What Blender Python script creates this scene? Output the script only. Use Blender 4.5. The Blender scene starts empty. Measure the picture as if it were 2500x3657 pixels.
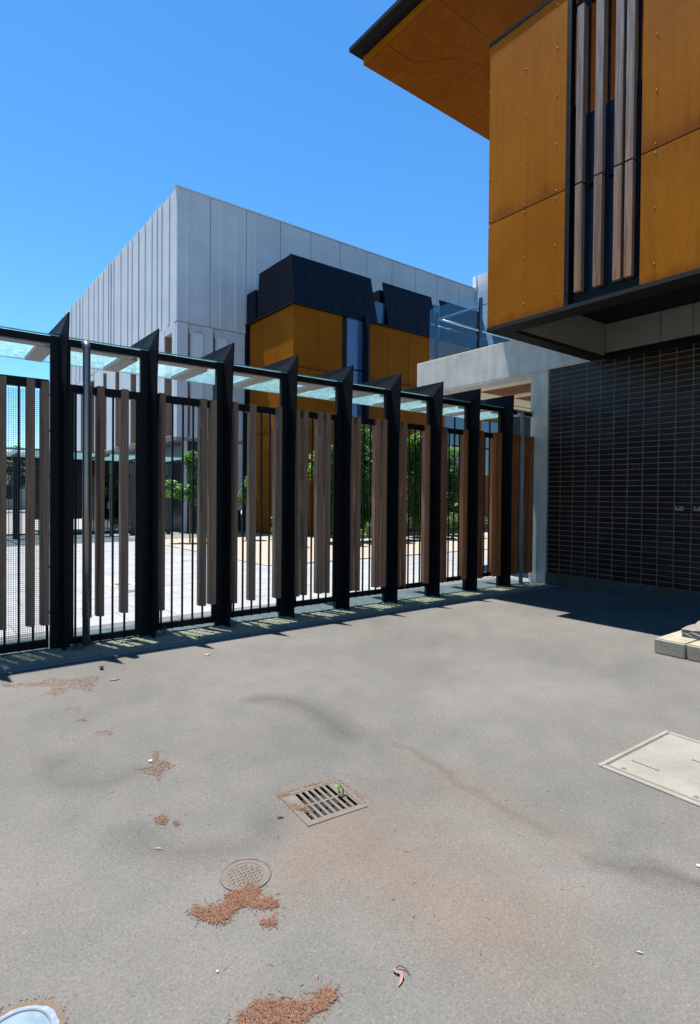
import bpy, bmesh, math, random
from mathutils import Vector, Matrix
random.seed(7)
S = bpy.context.scene
COL = S.collection
R_ = math.radians

# ------------------------------------------------------------------ camera
F_PX, YAW, PITCH, ROLL, CY, H = 2050.0, 0.65755, -0.013870, 0.008576, 1800.46, 1.5373
fw = Vector((math.sin(YAW)*math.cos(PITCH), math.cos(YAW)*math.cos(PITCH), math.sin(PITCH)))
r0 = Vector((math.cos(YAW), -math.sin(YAW), 0)); u0 = r0.cross(fw)
rt = r0*math.cos(ROLL) + u0*math.sin(ROLL); up = -r0*math.sin(ROLL) + u0*math.cos(ROLL)
cd = bpy.data.cameras.new('camera'); cam = bpy.data.objects.new('camera', cd); COL.objects.link(cam)
m = Matrix((rt, up, -fw)).transposed().to_4x4(); m.translation = (0, 0, H); cam.matrix_world = m
cd.sensor_fit = 'VERTICAL'; cd.sensor_height = 36; cd.sensor_width = 24.6
cd.lens = F_PX/3657*36; cd.shift_y = -(1828.5-CY)/3657; cd.clip_end = 2000; cd.clip_start = .05
S.camera = cam

# ------------------------------------------------------------------ sky, sun, exposure
SUNV = Vector((-.09, .235, 1)).normalized()
w = bpy.data.worlds.new('World'); S.world = w; w.use_nodes = True
nt = w.node_tree; bg = nt.nodes['Background']
sk = nt.nodes.new('ShaderNodeTexSky'); sk.sky_type = 'NISHITA'; sk.sun_disc = False
sk.sun_elevation = math.asin(SUNV.z); sk.sun_rotation = math.atan2(SUNV.x, SUNV.y)
sk.altitude = 0; sk.air_density = 1.0; sk.dust_density = 0.0; sk.ozone_density = 4.0
hs = nt.nodes.new('ShaderNodeHueSaturation'); hs.inputs['Saturation'].default_value = 1.20
tn = nt.nodes.new('ShaderNodeMix'); tn.data_type = 'RGBA'; tn.blend_type = 'MULTIPLY'; tn.inputs[0].default_value = 1; tn.inputs[7].default_value = (.86, 1.12, 1.16, 1)
nt.links.new(sk.outputs[0], hs.inputs['Color']); nt.links.new(hs.outputs[0], tn.inputs[6]); nt.links.new(tn.outputs[2], bg.inputs['Color'])
bg.inputs['Strength'].default_value = 0.072
sl = bpy.data.lights.new('sun', 'SUN'); sl.energy = 5.0; sl.angle = R_(.53); sl.color = (1, .96, .9)
so = bpy.data.objects.new('sun', sl); COL.objects.link(so)
so.rotation_euler = (-SUNV).to_track_quat('-Z', 'Y').to_euler(); so.location = (0, 0, 30)
S.view_settings.view_transform = 'Standard'; S.view_settings.look = 'None'
S.view_settings.exposure = 1.40; S.view_settings.gamma = 1
S.render.engine = 'CYCLES'

# ------------------------------------------------------------------ materials
def M(name, col, rough=.6, metal=0, spec=.5):
    m = bpy.data.materials.new(name); m.use_nodes = True
    b = m.node_tree.nodes['Principled BSDF']
    b.inputs['Base Color'].default_value = (*col, 1); b.inputs['Roughness'].default_value = rough
    b.inputs['Metallic'].default_value = metal; b.inputs['Specular IOR Level'].default_value = spec
    return m
class NB:
    def __init__(s, m):
        s.m = m; s.t = m.node_tree; s.b = s.t.nodes['Principled BSDF']
        s.tc = s.t.nodes.new('ShaderNodeTexCoord'); s.geo = s.t.nodes.new('ShaderNodeNewGeometry')
    def n(s, typ, **kw):
        x = s.t.nodes.new(typ)
        for k, v in kw.items():
            if k in x.inputs: x.inputs[k].default_value = v
            else: setattr(x, k, v)
        return x
    def l(s, a, b): s.t.links.new(a, b)
    def pos(s, scale=(1, 1, 1), rot=(0, 0, 0), src=None):
        mp = s.n('ShaderNodeMapping'); mp.inputs['Scale'].default_value = scale; mp.inputs['Rotation'].default_value = rot
        s.l(src or s.geo.outputs['Position'], mp.inputs[0]); return mp.outputs[0]
    def noise(s, vec, scale, detail=4, rough=.55):
        x = s.n('ShaderNodeTexNoise', Scale=scale, Detail=detail, Roughness=rough); s.l(vec, x.inputs['Vector']); return x.outputs['Fac']
    def ramp(s, fac, stops):
        x = s.n('ShaderNodeValToRGB'); e = x.color_ramp.elements
        while len(e) < len(stops): e.new(.5)
        for i, (p, c) in enumerate(stops):
            e[i].position = p; e[i].color = (*c, 1) if isinstance(c, tuple) else (c, c, c, 1)
        s.l(fac, x.inputs[0]); return x.outputs[0]
    def mix(s, fac, a, b, mode='MIX'):
        x = s.n('ShaderNodeMix', data_type='RGBA', blend_type=mode)
        for sock, v in ((x.inputs[0], fac), (x.inputs[6], a), (x.inputs[7], b)):
            if hasattr(v, 'links'): s.l(v, sock)
            elif isinstance(v, tuple): sock.default_value = (*v, 1)
            else: sock.default_value = v
        return x.outputs[2]
    def math(s, op, a, b=0.0):
        x = s.n('ShaderNodeMath', operation=op)
        for sock, v in ((x.inputs[0], a), (x.inputs[1], b)):
            if hasattr(v, 'links'): s.l(v, sock)
            else: sock.default_value = v
        return x.outputs[0]
    def bump(s, h, strength=.3, dist=.01, nrm=None):
        x = s.n('ShaderNodeBump', Strength=strength, Distance=dist); s.l(h, x.inputs['Height'])
        if nrm: s.l(nrm, x.inputs['Normal'])
        return x.outputs[0]
    def col(s, c): s.l(c, s.b.inputs['Base Color'])
    def nrm(s, c): s.l(c, s.b.inputs['Normal'])
    def rough(s, c): s.l(c, s.b.inputs['Roughness'])
    def rnd(s):
        return s.n('ShaderNodeObjectInfo').outputs['Random']

def asphalt():
    m = M('asphalt', (.1, .1, .1), .95, spec=.08); b = NB(m); P = b.pos()
    big = b.noise(P, .55, 3); mid = b.noise(P, 2.3, 4); fine = b.noise(P, 90, 3, .7); grit = b.noise(P, 260, 2, .6)
    c = b.ramp(big, [(.32, (.080, .081, .075)), (.66, (.117, .114, .106))])
    c = b.mix(b.ramp(mid, [(.35, 0.0), (.75, .5)]), c, (0.111, 0.101, 0.0935))
    # rust coloured silt around the drain and down the fall of the yard
    def blob(cx, cy, sx, sy, rot, r1, wob=.35):
        mp = b.n('ShaderNodeMapping'); mp.vector_type = 'TEXTURE'
        mp.inputs['Location'].default_value = (cx, cy, 0); mp.inputs['Rotation'].default_value = (0, 0, R_(rot)); mp.inputs['Scale'].default_value = (sx, sy, 1)
        b.l(b.geo.outputs['Position'], mp.inputs[0])
        ln = b.n('ShaderNodeVectorMath', operation='LENGTH'); b.l(mp.outputs[0], ln.inputs[0])
        d = b.math('ADD', ln.outputs['Value'], b.math('MULTIPLY', b.math('SUBTRACT', mid, .5), wob*3))
        return b.ramp(d, [(0.0, 1.0), (r1, 0.0)])
    # darker damp and tyre marks along hand-laid strokes
    def stroke(pts, w_, amt, c, col=(0.0405, 0.039, 0.0382)):
        acc = None; pn = b.n('ShaderNodeTexNoise', Scale=5.0, Detail=3.0); b.l(P, pn.inputs['Vector'])
        wob = b.n('ShaderNodeVectorMath', operation='MULTIPLY_ADD'); b.l(pn.outputs['Color'], wob.inputs[0]); wob.inputs[1].default_value = (.16, .16, 0); wob.inputs[2].default_value = (-.08, -.08, 0)
        q = b.n('ShaderNodeVectorMath', operation='ADD'); b.l(P, q.inputs[0]); b.l(wob.outputs[0], q.inputs[1])
        for k in range(len(pts)-1):
            (ax, ay), (bx_, by_) = pts[k], pts[k+1]; L2 = (bx_-ax)**2+(by_-ay)**2
            pa = b.n('ShaderNodeVectorMath', operation='SUBTRACT'); b.l(q.outputs[0], pa.inputs[0]); pa.inputs[1].default_value = (ax, ay, 0)
            dt = b.n('ShaderNodeVectorMath', operation='DOT_PRODUCT'); b.l(pa.outputs[0], dt.inputs[0]); dt.inputs[1].default_value = ((bx_-ax)/L2, (by_-ay)/L2, 0)
            cl = b.n('ShaderNodeClamp'); b.l(dt.outputs['Value'], cl.inputs[0])
            sc = b.n('ShaderNodeVectorMath', operation='SCALE'); sc.inputs[0].default_value = (bx_-ax, by_-ay, 0); b.l(cl.outputs[0], sc.inputs['Scale'])
            df = b.n('ShaderNodeVectorMath', operation='SUBTRACT'); b.l(pa.outputs[0], df.inputs[0]); b.l(sc.outputs[0], df.inputs[1])
            ln = b.n('ShaderNodeVectorMath', operation='LENGTH'); b.l(df.outputs[0], ln.inputs[0])
            acc = ln.outputs['Value'] if acc is None else b.math('MINIMUM', acc, ln.outputs['Value'])
        f = b.ramp(b.math('DIVIDE', acc, w_), [(0.0, 1.0), (.35, .6), (1.0, 0.0)])
        f = b.math('MULTIPLY', f, b.ramp(mid, [(.3, .6), (.6, 1.0)]))
        return b.mix(b.math('MULTIPLY', f, amt), c, col)
    RU = (.118, .082, .058)
    c = stroke([(1.60, 2.12), (1.55, 1.90), (1.62, 1.62), (1.66, 1.45), (1.70, 1.25)], .42, .50, c, RU)
    c = stroke([(1.42, 2.08), (1.27, 1.98), (1.15, 1.85)], .22, .30, c, RU)
    c = stroke([(2.36, 2.10), (2.36, 1.86), (2.35, 1.62), (2.34, 1.4)], .22, .32, c, RU)
    c = stroke([(1.95, 2.0), (2.0, 1.7), (1.9, 1.4)], .5, .20, c, RU)
    c = stroke([(2.09, 3.82), (2.238, 3.712), (2.311, 3.522), (2.308, 3.292), (2.256, 3.062), (2.22, 2.90)], .17, .55, c)
    c = stroke([(2.33, 1.25), (2.374, 1.132), (2.441, 1.057), (2.492, .929), (2.56, .8)], .10, .60, c)
    c = stroke([(.687, 3.631), (.626, 3.523), (.615, 3.366), (.677, 3.245), (.821, 3.213), (1.01, 3.225)], .14, .35, c)
    c = stroke([(.825, 2.633), (.809, 2.521), (.909, 2.369), (1.073, 2.285), (1.2, 2.25), (1.29, 2.33)], .16, .38, c)
    c = stroke([(2.40, 2.62), (2.407, 2.353), (2.355, 2.04), (2.329, 1.761), (2.323, 1.51)], .05, .30, c)
    c = stroke([(2.36, 2.55), (2.36, 2.353), (2.31, 2.04), (2.28, 1.761)], .05, .35, c, (0.132, 0.0935, 0.0662))
    for a in ((3.6, 3.6, .8, .3, 20, 1, .5), (1.35, 2.35, .10, .20, 0, 1, .2)):
        c = b.mix(b.math('MULTIPLY', blob(*a), .25), c, (0.0467, 0.0452, 0.0436))
    # aggregate: pale and dark stones worn to the surface
    vo = b.n('ShaderNodeTexVoronoi', Scale=115.0); b.l(P, vo.inputs['Vector'])
    se = b.n('ShaderNodeSeparateColor'); b.l(vo.outputs['Color'], se.inputs[0])
    core = b.ramp(vo.outputs['Distance'], [(.18, 1.0), (.42, 0.0)])
    pale = b.math('MULTIPLY', core, b.ramp(se.outputs[0], [(.93, 0.0), (.96, 1.0)]))
    c = b.mix(b.math('MULTIPLY', pale, .6), c, (0.187, 0.179, 0.164))
    dk = b.math('MULTIPLY', core, b.ramp(se.outputs[1], [(.86, 0.0), (.90, 1.0)]))
    c = b.mix(b.math('MULTIPLY', dk, .5), c, (0.0234, 0.0234, 0.0234))
    tn = b.math('MULTIPLY', core, b.ramp(se.outputs[2], [(.90, 0.0), (.94, 1.0)]))
    c = b.mix(b.math('MULTIPLY', tn, .5), c, (0.132, 0.109, 0.0779))
    c = b.mix(.6, c, b.ramp(b.noise(P, 32, 4, .75), [(.3, (.88, .88, .88)), (.7, (1.12, 1.12, 1.12))]), 'MULTIPLY')
    c = b.mix(.5, c, b.ramp(b.noise(P, 4.5, 5, .6), [(.3, (.86, .86, .87)), (.7, (1.1, 1.09, 1.07))]), 'MULTIPLY')
    c = b.mix(.45, c, b.ramp(grit, [(.3, (.7, .7, .7)), (.7, (1.3, 1.29, 1.27))]), 'MULTIPLY')
    c = b.mix(.62, c, b.ramp(fine, [(.3, (.68, .68, .68)), (.7, (1.26, 1.26, 1.26))]), 'MULTIPLY')
    b.col(c)
    hgt = b.math('ADD', b.math('MULTIPLY', fine, .6), b.math('MULTIPLY', vo.outputs['Distance'], .6))
    b.nrm(b.bump(hgt, .55, .004))
    return m
def concrete(name, c0, c1, sc=3, pores=False, rough=.85, streak=True):
    m = M(name, c0, rough, spec=.3); b = NB(m); P = b.pos()
    c = b.ramp(b.noise(P, sc, 6, .6), [(.3, c0), (.7, c1)])
    if streak:
        st = b.noise(b.pos((6, 6, .5)), 1.2, 4); c = b.mix(.35, c, b.ramp(st, [(.3, (.6, .6, .6)), (.65, (1.25, 1.25, 1.25))]), 'MULTIPLY')
    c = b.mix(.3, c, b.ramp(b.noise(P, 60, 3), [(.3, (.7, .7, .7)), (.7, (1.25, 1.25, 1.25))]), 'MULTIPLY')
    if pores:
        vo = b.n('ShaderNodeTexVoronoi', Scale=16.0); b.l(b.pos((1, 1, 1.4)), vo.inputs['Vector'])
        se = b.n('ShaderNodeSeparateColor'); b.l(vo.outputs['Color'], se.inputs[0])
        ho = b.math('MULTIPLY', b.ramp(vo.outputs['Distance'], [(.10, 1.0), (.2, 0.0)]), b.ramp(b.math('MULTIPLY', se.outputs[0], b.ramp(b.noise(P, 1.5, 2), [(.4, .6), (.6, 1.0)])), [(.80, 0.0), (.84, 1.0)]))
        c = b.mix(b.math('MULTIPLY', ho, .85), c, (.03, .03, .03))
    b.col(c); b.nrm(b.bump(b.noise(P, 45, 4), .25, .004)); return m
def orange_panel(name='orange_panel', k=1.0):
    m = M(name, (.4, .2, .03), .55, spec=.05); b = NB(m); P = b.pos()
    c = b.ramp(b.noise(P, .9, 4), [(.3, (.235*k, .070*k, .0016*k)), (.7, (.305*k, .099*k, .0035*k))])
    fi = b.noise(b.pos((90, 90, 14)), 1.0, 3, .7)
    c = b.mix(.35, c, b.ramp(fi, [(.3, (.65, .62, .6)), (.7, (1.3, 1.3, 1.3))]), 'MULTIPLY')
    sep = b.n('ShaderNodeSeparateXYZ'); b.l(b.tc.outputs['Generated'], sep.inputs[0])
    low = b.math('ADD', sep.outputs[2], b.math('MULTIPLY', b.math('SUBTRACT', b.noise(b.pos((3, 3, .8)), 2.0, 3), .5), .16))
    c = b.mix(b.ramp(low, [(0.0, .45), (.07, 0.0)]), c, (.09, .018, .004))
    sm = b.math('MULTIPLY', b.ramp(b.noise(b.pos((2, 2, 1.2)), 3.0, 5, .7), [(.68, 0.0), (.74, 1.0)]), .03)
    c = b.mix(sm, c, (.3, .2, .1))
    if name == 'orange_panel':
        sp = b.n('ShaderNodeSeparateXYZ'); b.l(P, sp.inputs[0])
        st = b.ramp(b.noise(b.pos((9, 9, .5)), 1.0, 3, .6), [(.5, 0.0), (.75, .35)])
        c = b.mix(st, c, (.12, .040, .006))
        dm = None
        for yc in (5.13, 4.565, 4.115, 2.92, 2.35):
            d = b.math('ABSOLUTE', b.math('SUBTRACT', sp.outputs[1], yc)); dm = d if dm is None else b.math('MINIMUM', dm, d)
        sk_ = b.math('MULTIPLY', b.ramp(dm, [(0.0, 1.0), (.035, 0.0)]), b.ramp(b.noise(b.pos((14, 14, 2.2)), 1.0, 3, .7), [(.48, 0.0), (.68, .30)]))
        c = b.mix(sk_, c, (.085, .022, .004))
    b.col(c); b.rough(b.ramp(fi, [(.2, .45), (.8, .6)])); return m
def metal_black():
    m = M('black_painted_steel', (.005, .006, .008), .45, spec=.13); b = NB(m)
    n = b.noise(b.pos(), 14, 5, .7)
    c = b.ramp(n, [(.35, (.003, .0035, .005)), (.8, (.009, .010, .012))]); b.col(c)
    b.rough(b.ramp(n, [(.3, .35), (.8, .6)])); return m
def timber(name='weathered_timber', grey=(.20, .125, .088), red=(.24, .075, .022), axis='x'):
    m = M(name, grey, .75, spec=.25); b = NB(m); src = b.geo.outputs['Position']
    v = b.n('ShaderNodeVectorMath', operation='ADD'); b.l(src, v.inputs[0])
    off = b.n('ShaderNodeCombineXYZ'); rn = b.rnd(); b.l(b.math('MULTIPLY', rn, 37.0), off.inputs[0]); b.l(b.math('MULTIPLY', rn, 11.0), off.inputs[2]); b.l(off.outputs[0], v.inputs[1])
    gv = b.pos((22, 22, 1.3), src=v.outputs[0])
    wv = b.n('ShaderNodeTexWave', wave_type='RINGS', rings_direction='Z', Scale=.9, Distortion=7.0, Detail=3.0); wv.inputs['Detail Scale'].default_value = 1.2
    b.l(gv, wv.inputs['Vector'])
    gr = b.noise(b.pos((160, 160, 4), src=v.outputs[0]), 1.0, 3, .6)
    sx = b.n('ShaderNodeSeparateXYZ'); b.l(src, sx.inputs[0])
    if axis == 'x': t = b.ramp(b.math('DIVIDE', sx.outputs[0], 9.0), [(.45, 0.0), (.85, 1.0)])
    else: t = b.ramp(b.math('DIVIDE', b.math('SUBTRACT', sx.outputs[2], 4.0), 4.0), [(.05, 1.0), (.65, 0.0)])
    base = b.mix(t, grey, red)
    base = b.mix(.5, base, b.ramp(rn, [(0.0, (.60, .60, .62)), (.5, (1.0, .95, .9)), (1.0, (1.35, 1.3, 1.22))]), 'MULTIPLY')
    c = b.mix(.7, base, b.ramp(wv.outputs['Fac'], [(.1, (.62, .6, .58)), (.9, (1.25, 1.25, 1.25))]), 'MULTIPLY')
    c = b.mix(.5, c, b.ramp(gr, [(.3, (.6, .6, .6)), (.7, (1.35, 1.35, 1.35))]), 'MULTIPLY')
    b.col(c); b.nrm(b.bump(gr, .3, .002)); return m
def glazed_brick():
    m = M('glazed_brick', (.02, .018, .035), .25, spec=.22); b = NB(m)
    c = b.ramp(b.rnd(), [(0.0, (.002, .0016, .003)), (.5, (.006, .0045, .007)), (1.0, (.016, .010, .011))])
    c = b.mix(.5, c, b.ramp(b.noise(b.pos(), 25, 4), [(.3, (.6, .6, .6)), (.7, (1.4, 1.35, 1.4))]), 'MULTIPLY'); b.col(c)
    b.rough(b.ramp(b.noise(b.pos(), 30, 3), [(.3, .22), (.7, .42)])); b.nrm(b.bump(b.noise(b.pos(), 40, 2), .12, .002)); return m
def glass(name, tint, t=.75, rough=.02, diff=0.0, dcol=(.6, .8, .8), specks=False):
    m = bpy.data.materials.new(name); m.use_nodes = True; n = m.node_tree.nodes; l = m.node_tree.links
    for x in list(n):
        if x.type == 'BSDF_PRINCIPLED': n.remove(x)
    out = [x for x in n if x.type == 'OUTPUT_MATERIAL'][0]
    tr = n.new('ShaderNodeBsdfTransparent'); tr.inputs[0].default_value = (*tint, 1)
    gl = n.new('ShaderNodeBsdfGlossy'); gl.inputs['Roughness'].default_value = rough; gl.inputs[0].default_value = (.9, .95, 1, 1)
    fr = n.new('ShaderNodeFresnel'); gg = n.new('ShaderNodeNewGeometry'); ior = n.new('ShaderNodeMapRange'); l.new(gg.outputs['Backfacing'], ior.inputs[0]); ior.inputs[3].default_value = 1.5; ior.inputs[4].default_value = 1/1.5; l.new(ior.outputs[0], fr.inputs[0])
    mx = n.new('ShaderNodeMixShader'); a = n.new('ShaderNodeMath'); a.operation = 'MULTIPLY_ADD'
    l.new(fr.outputs[0], a.inputs[0]); a.inputs[1].default_value = 1.0; a.inputs[2].default_value = (1-t)*.25
    l.new(a.outputs[0], mx.inputs[0]); l.new(tr.outputs[0], mx.inputs[1]); l.new(gl.outputs[0], mx.inputs[2])
    last = mx.outputs[0]
    if diff:
        tl = n.new('ShaderNodeBsdfTranslucent'); tl.inputs[0].default_value = (*dcol, 1)
        m2 = n.new('ShaderNodeMixShader'); m2.inputs[0].default_value = diff
        if specks:
            g = n.new('ShaderNodeNewGeometry'); no = n.new('ShaderNodeTexNoise'); no.inputs['Scale'].default_value = 16; no.inputs['Detail'].default_value = 5
            no.inputs['Roughness'].default_value = .7
            l.new(g.outputs['Position'], no.inputs['Vector']); rp = n.new('ShaderNodeValToRGB'); l.new(no.outputs['Fac'], rp.inputs[0])
            e = rp.color_ramp.elements; e[0].position = .5; e[0].color = (diff,)*3+(1,); e[1].position = .68; e[1].color = (min(1, diff*2.6),)*3+(1,)
            l.new(rp.outputs[0], m2.inputs[0])
        l.new(last, m2.inputs[1]); l.new(tl.outputs[0], m2.inputs[2]); last = m2.outputs[0]
    l.new(last, out.inputs[0]); return m
def leafmat(name, c0, c1):
    m = M(name, c0, .45, spec=.4); b = NB(m)
    n = b.noise(b.pos(), 9, 3); c = b.ramp(n, [(.3, c0), (.7, c1)]); b.col(c)
    tl = b.n('ShaderNodeBsdfTranslucent'); b.l(b.mix(1.0, c, (1.6, 1.9, .6), 'MULTIPLY'), tl.inputs[0])
    mx = b.n('ShaderNodeMixShader'); mx.inputs[0].default_value = .35
    out = [x for x in b.t.nodes if x.type == 'OUTPUT_MATERIAL'][0]
    b.l(b.b.outputs[0], mx.inputs[1]); b.l(tl.outputs[0], mx.inputs[2]); b.l(mx.outputs[0], out.inputs[0]); return m
def varied(name, c0, c1, sc=5, rough=.8, bumps=0, bsc=60, spec=.3, rnd=0):
    m = M(name, c0, rough, spec=spec); b = NB(m); P = b.pos()
    c = b.ramp(b.noise(P, sc, 5, .65), [(.3, c0), (.7, c1)])
    if rnd: c = b.mix(rnd, c, b.ramp(b.rnd(), [(0.0, (.75, .75, .75)), (1.0, (1.25, 1.25, 1.25))]), 'MULTIPLY')
    b.col(c)
    if bumps: b.nrm(b.bump(b.noise(P, bsc, 3), bumps, .005))
    return m

mAS = asphalt()
mCO = concrete('bare_concrete', (.36, .345, .31), (.48, .46, .42), 2.5, pores=True)
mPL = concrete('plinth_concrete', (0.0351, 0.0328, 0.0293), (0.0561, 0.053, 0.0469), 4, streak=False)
mLID = concrete('pit_lid_concrete', (.14, .132, .112), (.19, .18, .158), 3, streak=False); mGV = varied('groove_silt', (.11, .10, .085), (.13, .12, .10), 30, .95)
mKERB = concrete('kerb_concrete', (.19, .165, .12), (.27, .245, .19), 6, streak=False)
mPRE = concrete('precast_concrete', (.43, .45, .48), (.51, .53, .56), .8, streak=False)
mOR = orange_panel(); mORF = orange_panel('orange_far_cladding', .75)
mBK = metal_black(); mBL = varied('blade_charcoal', (.003, .0035, .0045), (.007, .008, .010), 14, .6, spec=.08); mTI = timber(); mTB = timber('window_batten_timber', (.155, .13, .125), (.20, .105, .062), 'z')
mBR = glazed_brick(); mMO = varied('mortar', (.12, .074, .040), (.20, .13, .075), 3, .95)
mBRF = varied('far_dark_brick', (.018, .014, .022), (.03, .022, .03), 20, .4)
mGC = glass('canopy_glass', (.86, .965, .98), .9, .03, .10, (.42, .70, .76), True)
mGE = varied('glass_edge', (.10, .35, .30), (.16, .45, .40), 5, .2)
mGB = glass('balustrade_glass', (.84, .92, .95), 1.0)
mGW = M('dark_window_glass', (.012, .02, .035), .06, spec=.9)
mGW2 = M('blue_window_glass', (.03, .06, .12), .08, spec=1.0)
mAL = varied('canopy_grey_paint', (.17, .17, .16), (.22, .22, .205), 12, .6)
mRV = M('rivet_metal', (.30, .22, .14), .45, .6)
mST = M('brushed_steel', (.42, .42, .43), .32, 1.0)
mSTD = varied('galvanised_post', (.12, .12, .12), (.2, .2, .2), 10, .35)
mNAVY = M('dark_roof_metal', (.002, .0045, .013), .55, spec=.16)
mPAV = varied('pale_paver', (0.187, 0.192, 0.196), (0.23, 0.234, 0.239), 3, .8, .15, 60, rnd=.25)
mPAVD = varied('dark_paver', (0.0725, 0.0809, 0.0853), (0.0978, 0.107, 0.111), 4, .75, .15, 60, rnd=.2)
mGR = varied('gravel_bed', (.17, .145, .095), (.33, .285, .19), 40, .95, .8, 110)
mGG = varied('garden_gravel', (0.221, 0.184, 0.147), (0.279, 0.243, 0.198), 12, .95, .6, 60)
mSTONE = varied('gravel_stones', (.16, .135, .09), (.42, .37, .26), 70, .85)
mRUST = varied('rusty_iron', (.078, .066, .055), (.112, .096, .080), 14, .8, .3, 90)
mHOLE = M('pit_shade_black', (.01, .01, .01), .9)
mLIT = varied('needle_litter', (.125, .058, .034), (.27, .15, .098), 300, .85)
mLITD = varied('dark_twig', (0.0367, 0.0221, 0.0184), (0.0735, 0.0441, 0.0367), 200, .8)
mDUST = varied('fine_dirt', (0.0853, 0.0639, 0.0469), (0.119, 0.0941, 0.0682), 30, .95, .3, 120)
mWHITE = varied('soffit_board', (.20, .195, .18), (.24, .235, .215), 4, .7)
mCREAM = varied('plaster_soffit', (.55, .50, .36), (.62, .57, .43), 2, .8)
mLEAF = leafmat('tree_leaf', (0.0315, 0.099, 0.0135), (0.081, 0.18, 0.027))
mLEAF2 = leafmat('shrub_leaf', (.03, .075, .02), (.11, .17, .06))
mBARK = varied('bark', (.09, .07, .05), (.16, .13, .10), 20, .9)
mGND = varied('far_ground', (0.107, 0.0978, 0.0853), (0.145, 0.132, 0.115), .5, .95)
mROAD = varied('street_asphalt', (0.0426, 0.0426, 0.0426), (0.0639, 0.0639, 0.0639), .8, .9)
mBLUE = varied('blue_coated_lid', (0.0941, 0.145, 0.179), (0.179, 0.222, 0.247), 18, .35, .1, 60)
mPALE = varied('blue_white_paint', (.20, .225, .25), (.09, .14, .22), 40, .7)
mWW = varied('white_wall', (0.309, 0.309, 0.298), (0.35, 0.35, 0.34), 1, .8)
mPINK = varied('dry_leaf', (0.179, 0.0941, 0.0682), (0.234, 0.137, 0.107), 60, .6)
mREV = varied('timber_reveal', (.19, .11, .075), (.28, .17, .12), 9, .7, .1, 40)

# ------------------------------------------------------------------ helpers
def link(o, parent=None):
    COL.objects.link(o)
    if parent is not None: o.parent = parent
    return o
def tag(o, label=None, cat=None, group=None, kind=None):
    for k, v in (('label', label), ('category', cat), ('group', group), ('kind', kind)):
        if v: o[k] = v
    return o
def empty(name, loc, label, cat, group=None):
    o = bpy.data.objects.new(name, None); o.empty_display_size = .2; o.location = loc
    link(o); return tag(o, label, cat, group)
class G:
    """collects faces in WORLD coordinates, then links them as one mesh object"""
    def __init__(s): s.v = []; s.f = []
    def quadbox(s, c8):
        i = len(s.v); s.v += [tuple(c) for c in c8]
        for q in ((0, 3, 2, 1), (4, 5, 6, 7), (0, 1, 5, 4), (1, 2, 6, 5), (2, 3, 7, 6), (3, 0, 4, 7)): s.f.append(tuple(i+k for k in q))
        return s
    def box(s, x0, x1, y0, y1, z0, z1, rot=0, piv=None):
        c = [(x0, y0, z0), (x1, y0, z0), (x1, y1, z0), (x0, y1, z0), (x0, y0, z1), (x1, y0, z1), (x1, y1, z1), (x0, y1, z1)]
        if rot:
            px, py = piv or ((x0+x1)/2, (y0+y1)/2); ca, sa = math.cos(rot), math.sin(rot)
            c = [(px+(x-px)*ca-(y-py)*sa, py+(x-px)*sa+(y-py)*ca, z) for x, y, z in c]
        return s.quadbox(c)
    def prism(s, pts, vec):
        """extrude planar polygon pts by vec"""
        i = len(s.v); n = len(pts); V = Vector(vec)
        s.v += [tuple(p) for p in pts] + [tuple(Vector(p)+V) for p in pts]
        s.f.append(tuple(range(i+n-1, i-1, -1))); s.f.append(tuple(range(i+n, i+2*n)))
        for k in range(n): s.f.append((i+k, i+(k+1) % n, i+n+(k+1) % n, i+n+k))
        return s
    def tube(s, pts, r, seg=12, r2=None, cap=True):
        i0 = len(s.v); n = len(pts); P = [Vector(p) for p in pts]
        for k, p in enumerate(P):
            d = (P[min(k+1, n-1)]-P[max(k-1, 0)]).normalized()
            a = d.orthogonal().normalized() if k == 0 else (a - d*a.dot(d)).normalized()
            b = d.cross(a); rr = r if r2 is None else r+(r2-r)*k/(n-1)
            for j in range(seg):
                t = 2*math.pi*j/seg; s.v.append(tuple(p+(a*math.cos(t)+b*math.sin(t))*rr))
        for k in range(n-1):
            for j in range(seg):
                s.f.append((i0+k*seg+j, i0+k*seg+(j+1) % seg, i0+(k+1)*seg+(j+1) % seg, i0+(k+1)*seg+j))
        if cap:
            s.f.append(tuple(i0+j for j in range(seg-1, -1, -1))); s.f.append(tuple(i0+(n-1)*seg+j for j in range(seg)))
        return s
    def add(s, name, mat, parent=None, bevel=0, smooth=False, **kw):
        me = bpy.data.meshes.new(name)
        off = Vector((0, 0, 0))
        if parent is not None:
            q = parent
            while q is not None: off = off + q.location; q = q.parent
        # origin of the piece at its own centre
        n = len(s.v); cen = Vector((0, 0, 0))
        if n:
            xs = [v[0] for v in s.v]; ys = [v[1] for v in s.v]; zs = [v[2] for v in s.v]
            cen = Vector(((min(xs)+max(xs))/2, (min(ys)+max(ys))/2, min(zs)))
        me.from_pydata([(v[0]-cen.x, v[1]-cen.y, v[2]-cen.z) for v in s.v], [], s.f); me.materials.append(mat)
        if bevel:
            bm = bmesh.new(); bm.from_mesh(me)
            bmesh.ops.bevel(bm, geom=list(bm.edges), offset=bevel, segments=1, affect='EDGES'); bm.to_mesh(me); bm.free()
        if smooth:
            for p in me.polygons: p.use_smooth = True
        o = bpy.data.objects.new(name, me); o.location = cen-off
        link(o, parent)
        if kw: tag(o, **kw)
        return o
def wpos(o):
    p = Vector((0, 0, 0))
    while o is not None: p = p+o.location; o = o.parent
    return p
def place_copy(src, loc, parent):
    """a further object sharing src's mesh, at world loc, under parent"""
    o = src.copy(); COL.objects.link(o); o.parent = parent; o.location = Vector(loc)-(wpos(parent) if parent else Vector()); return o

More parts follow.
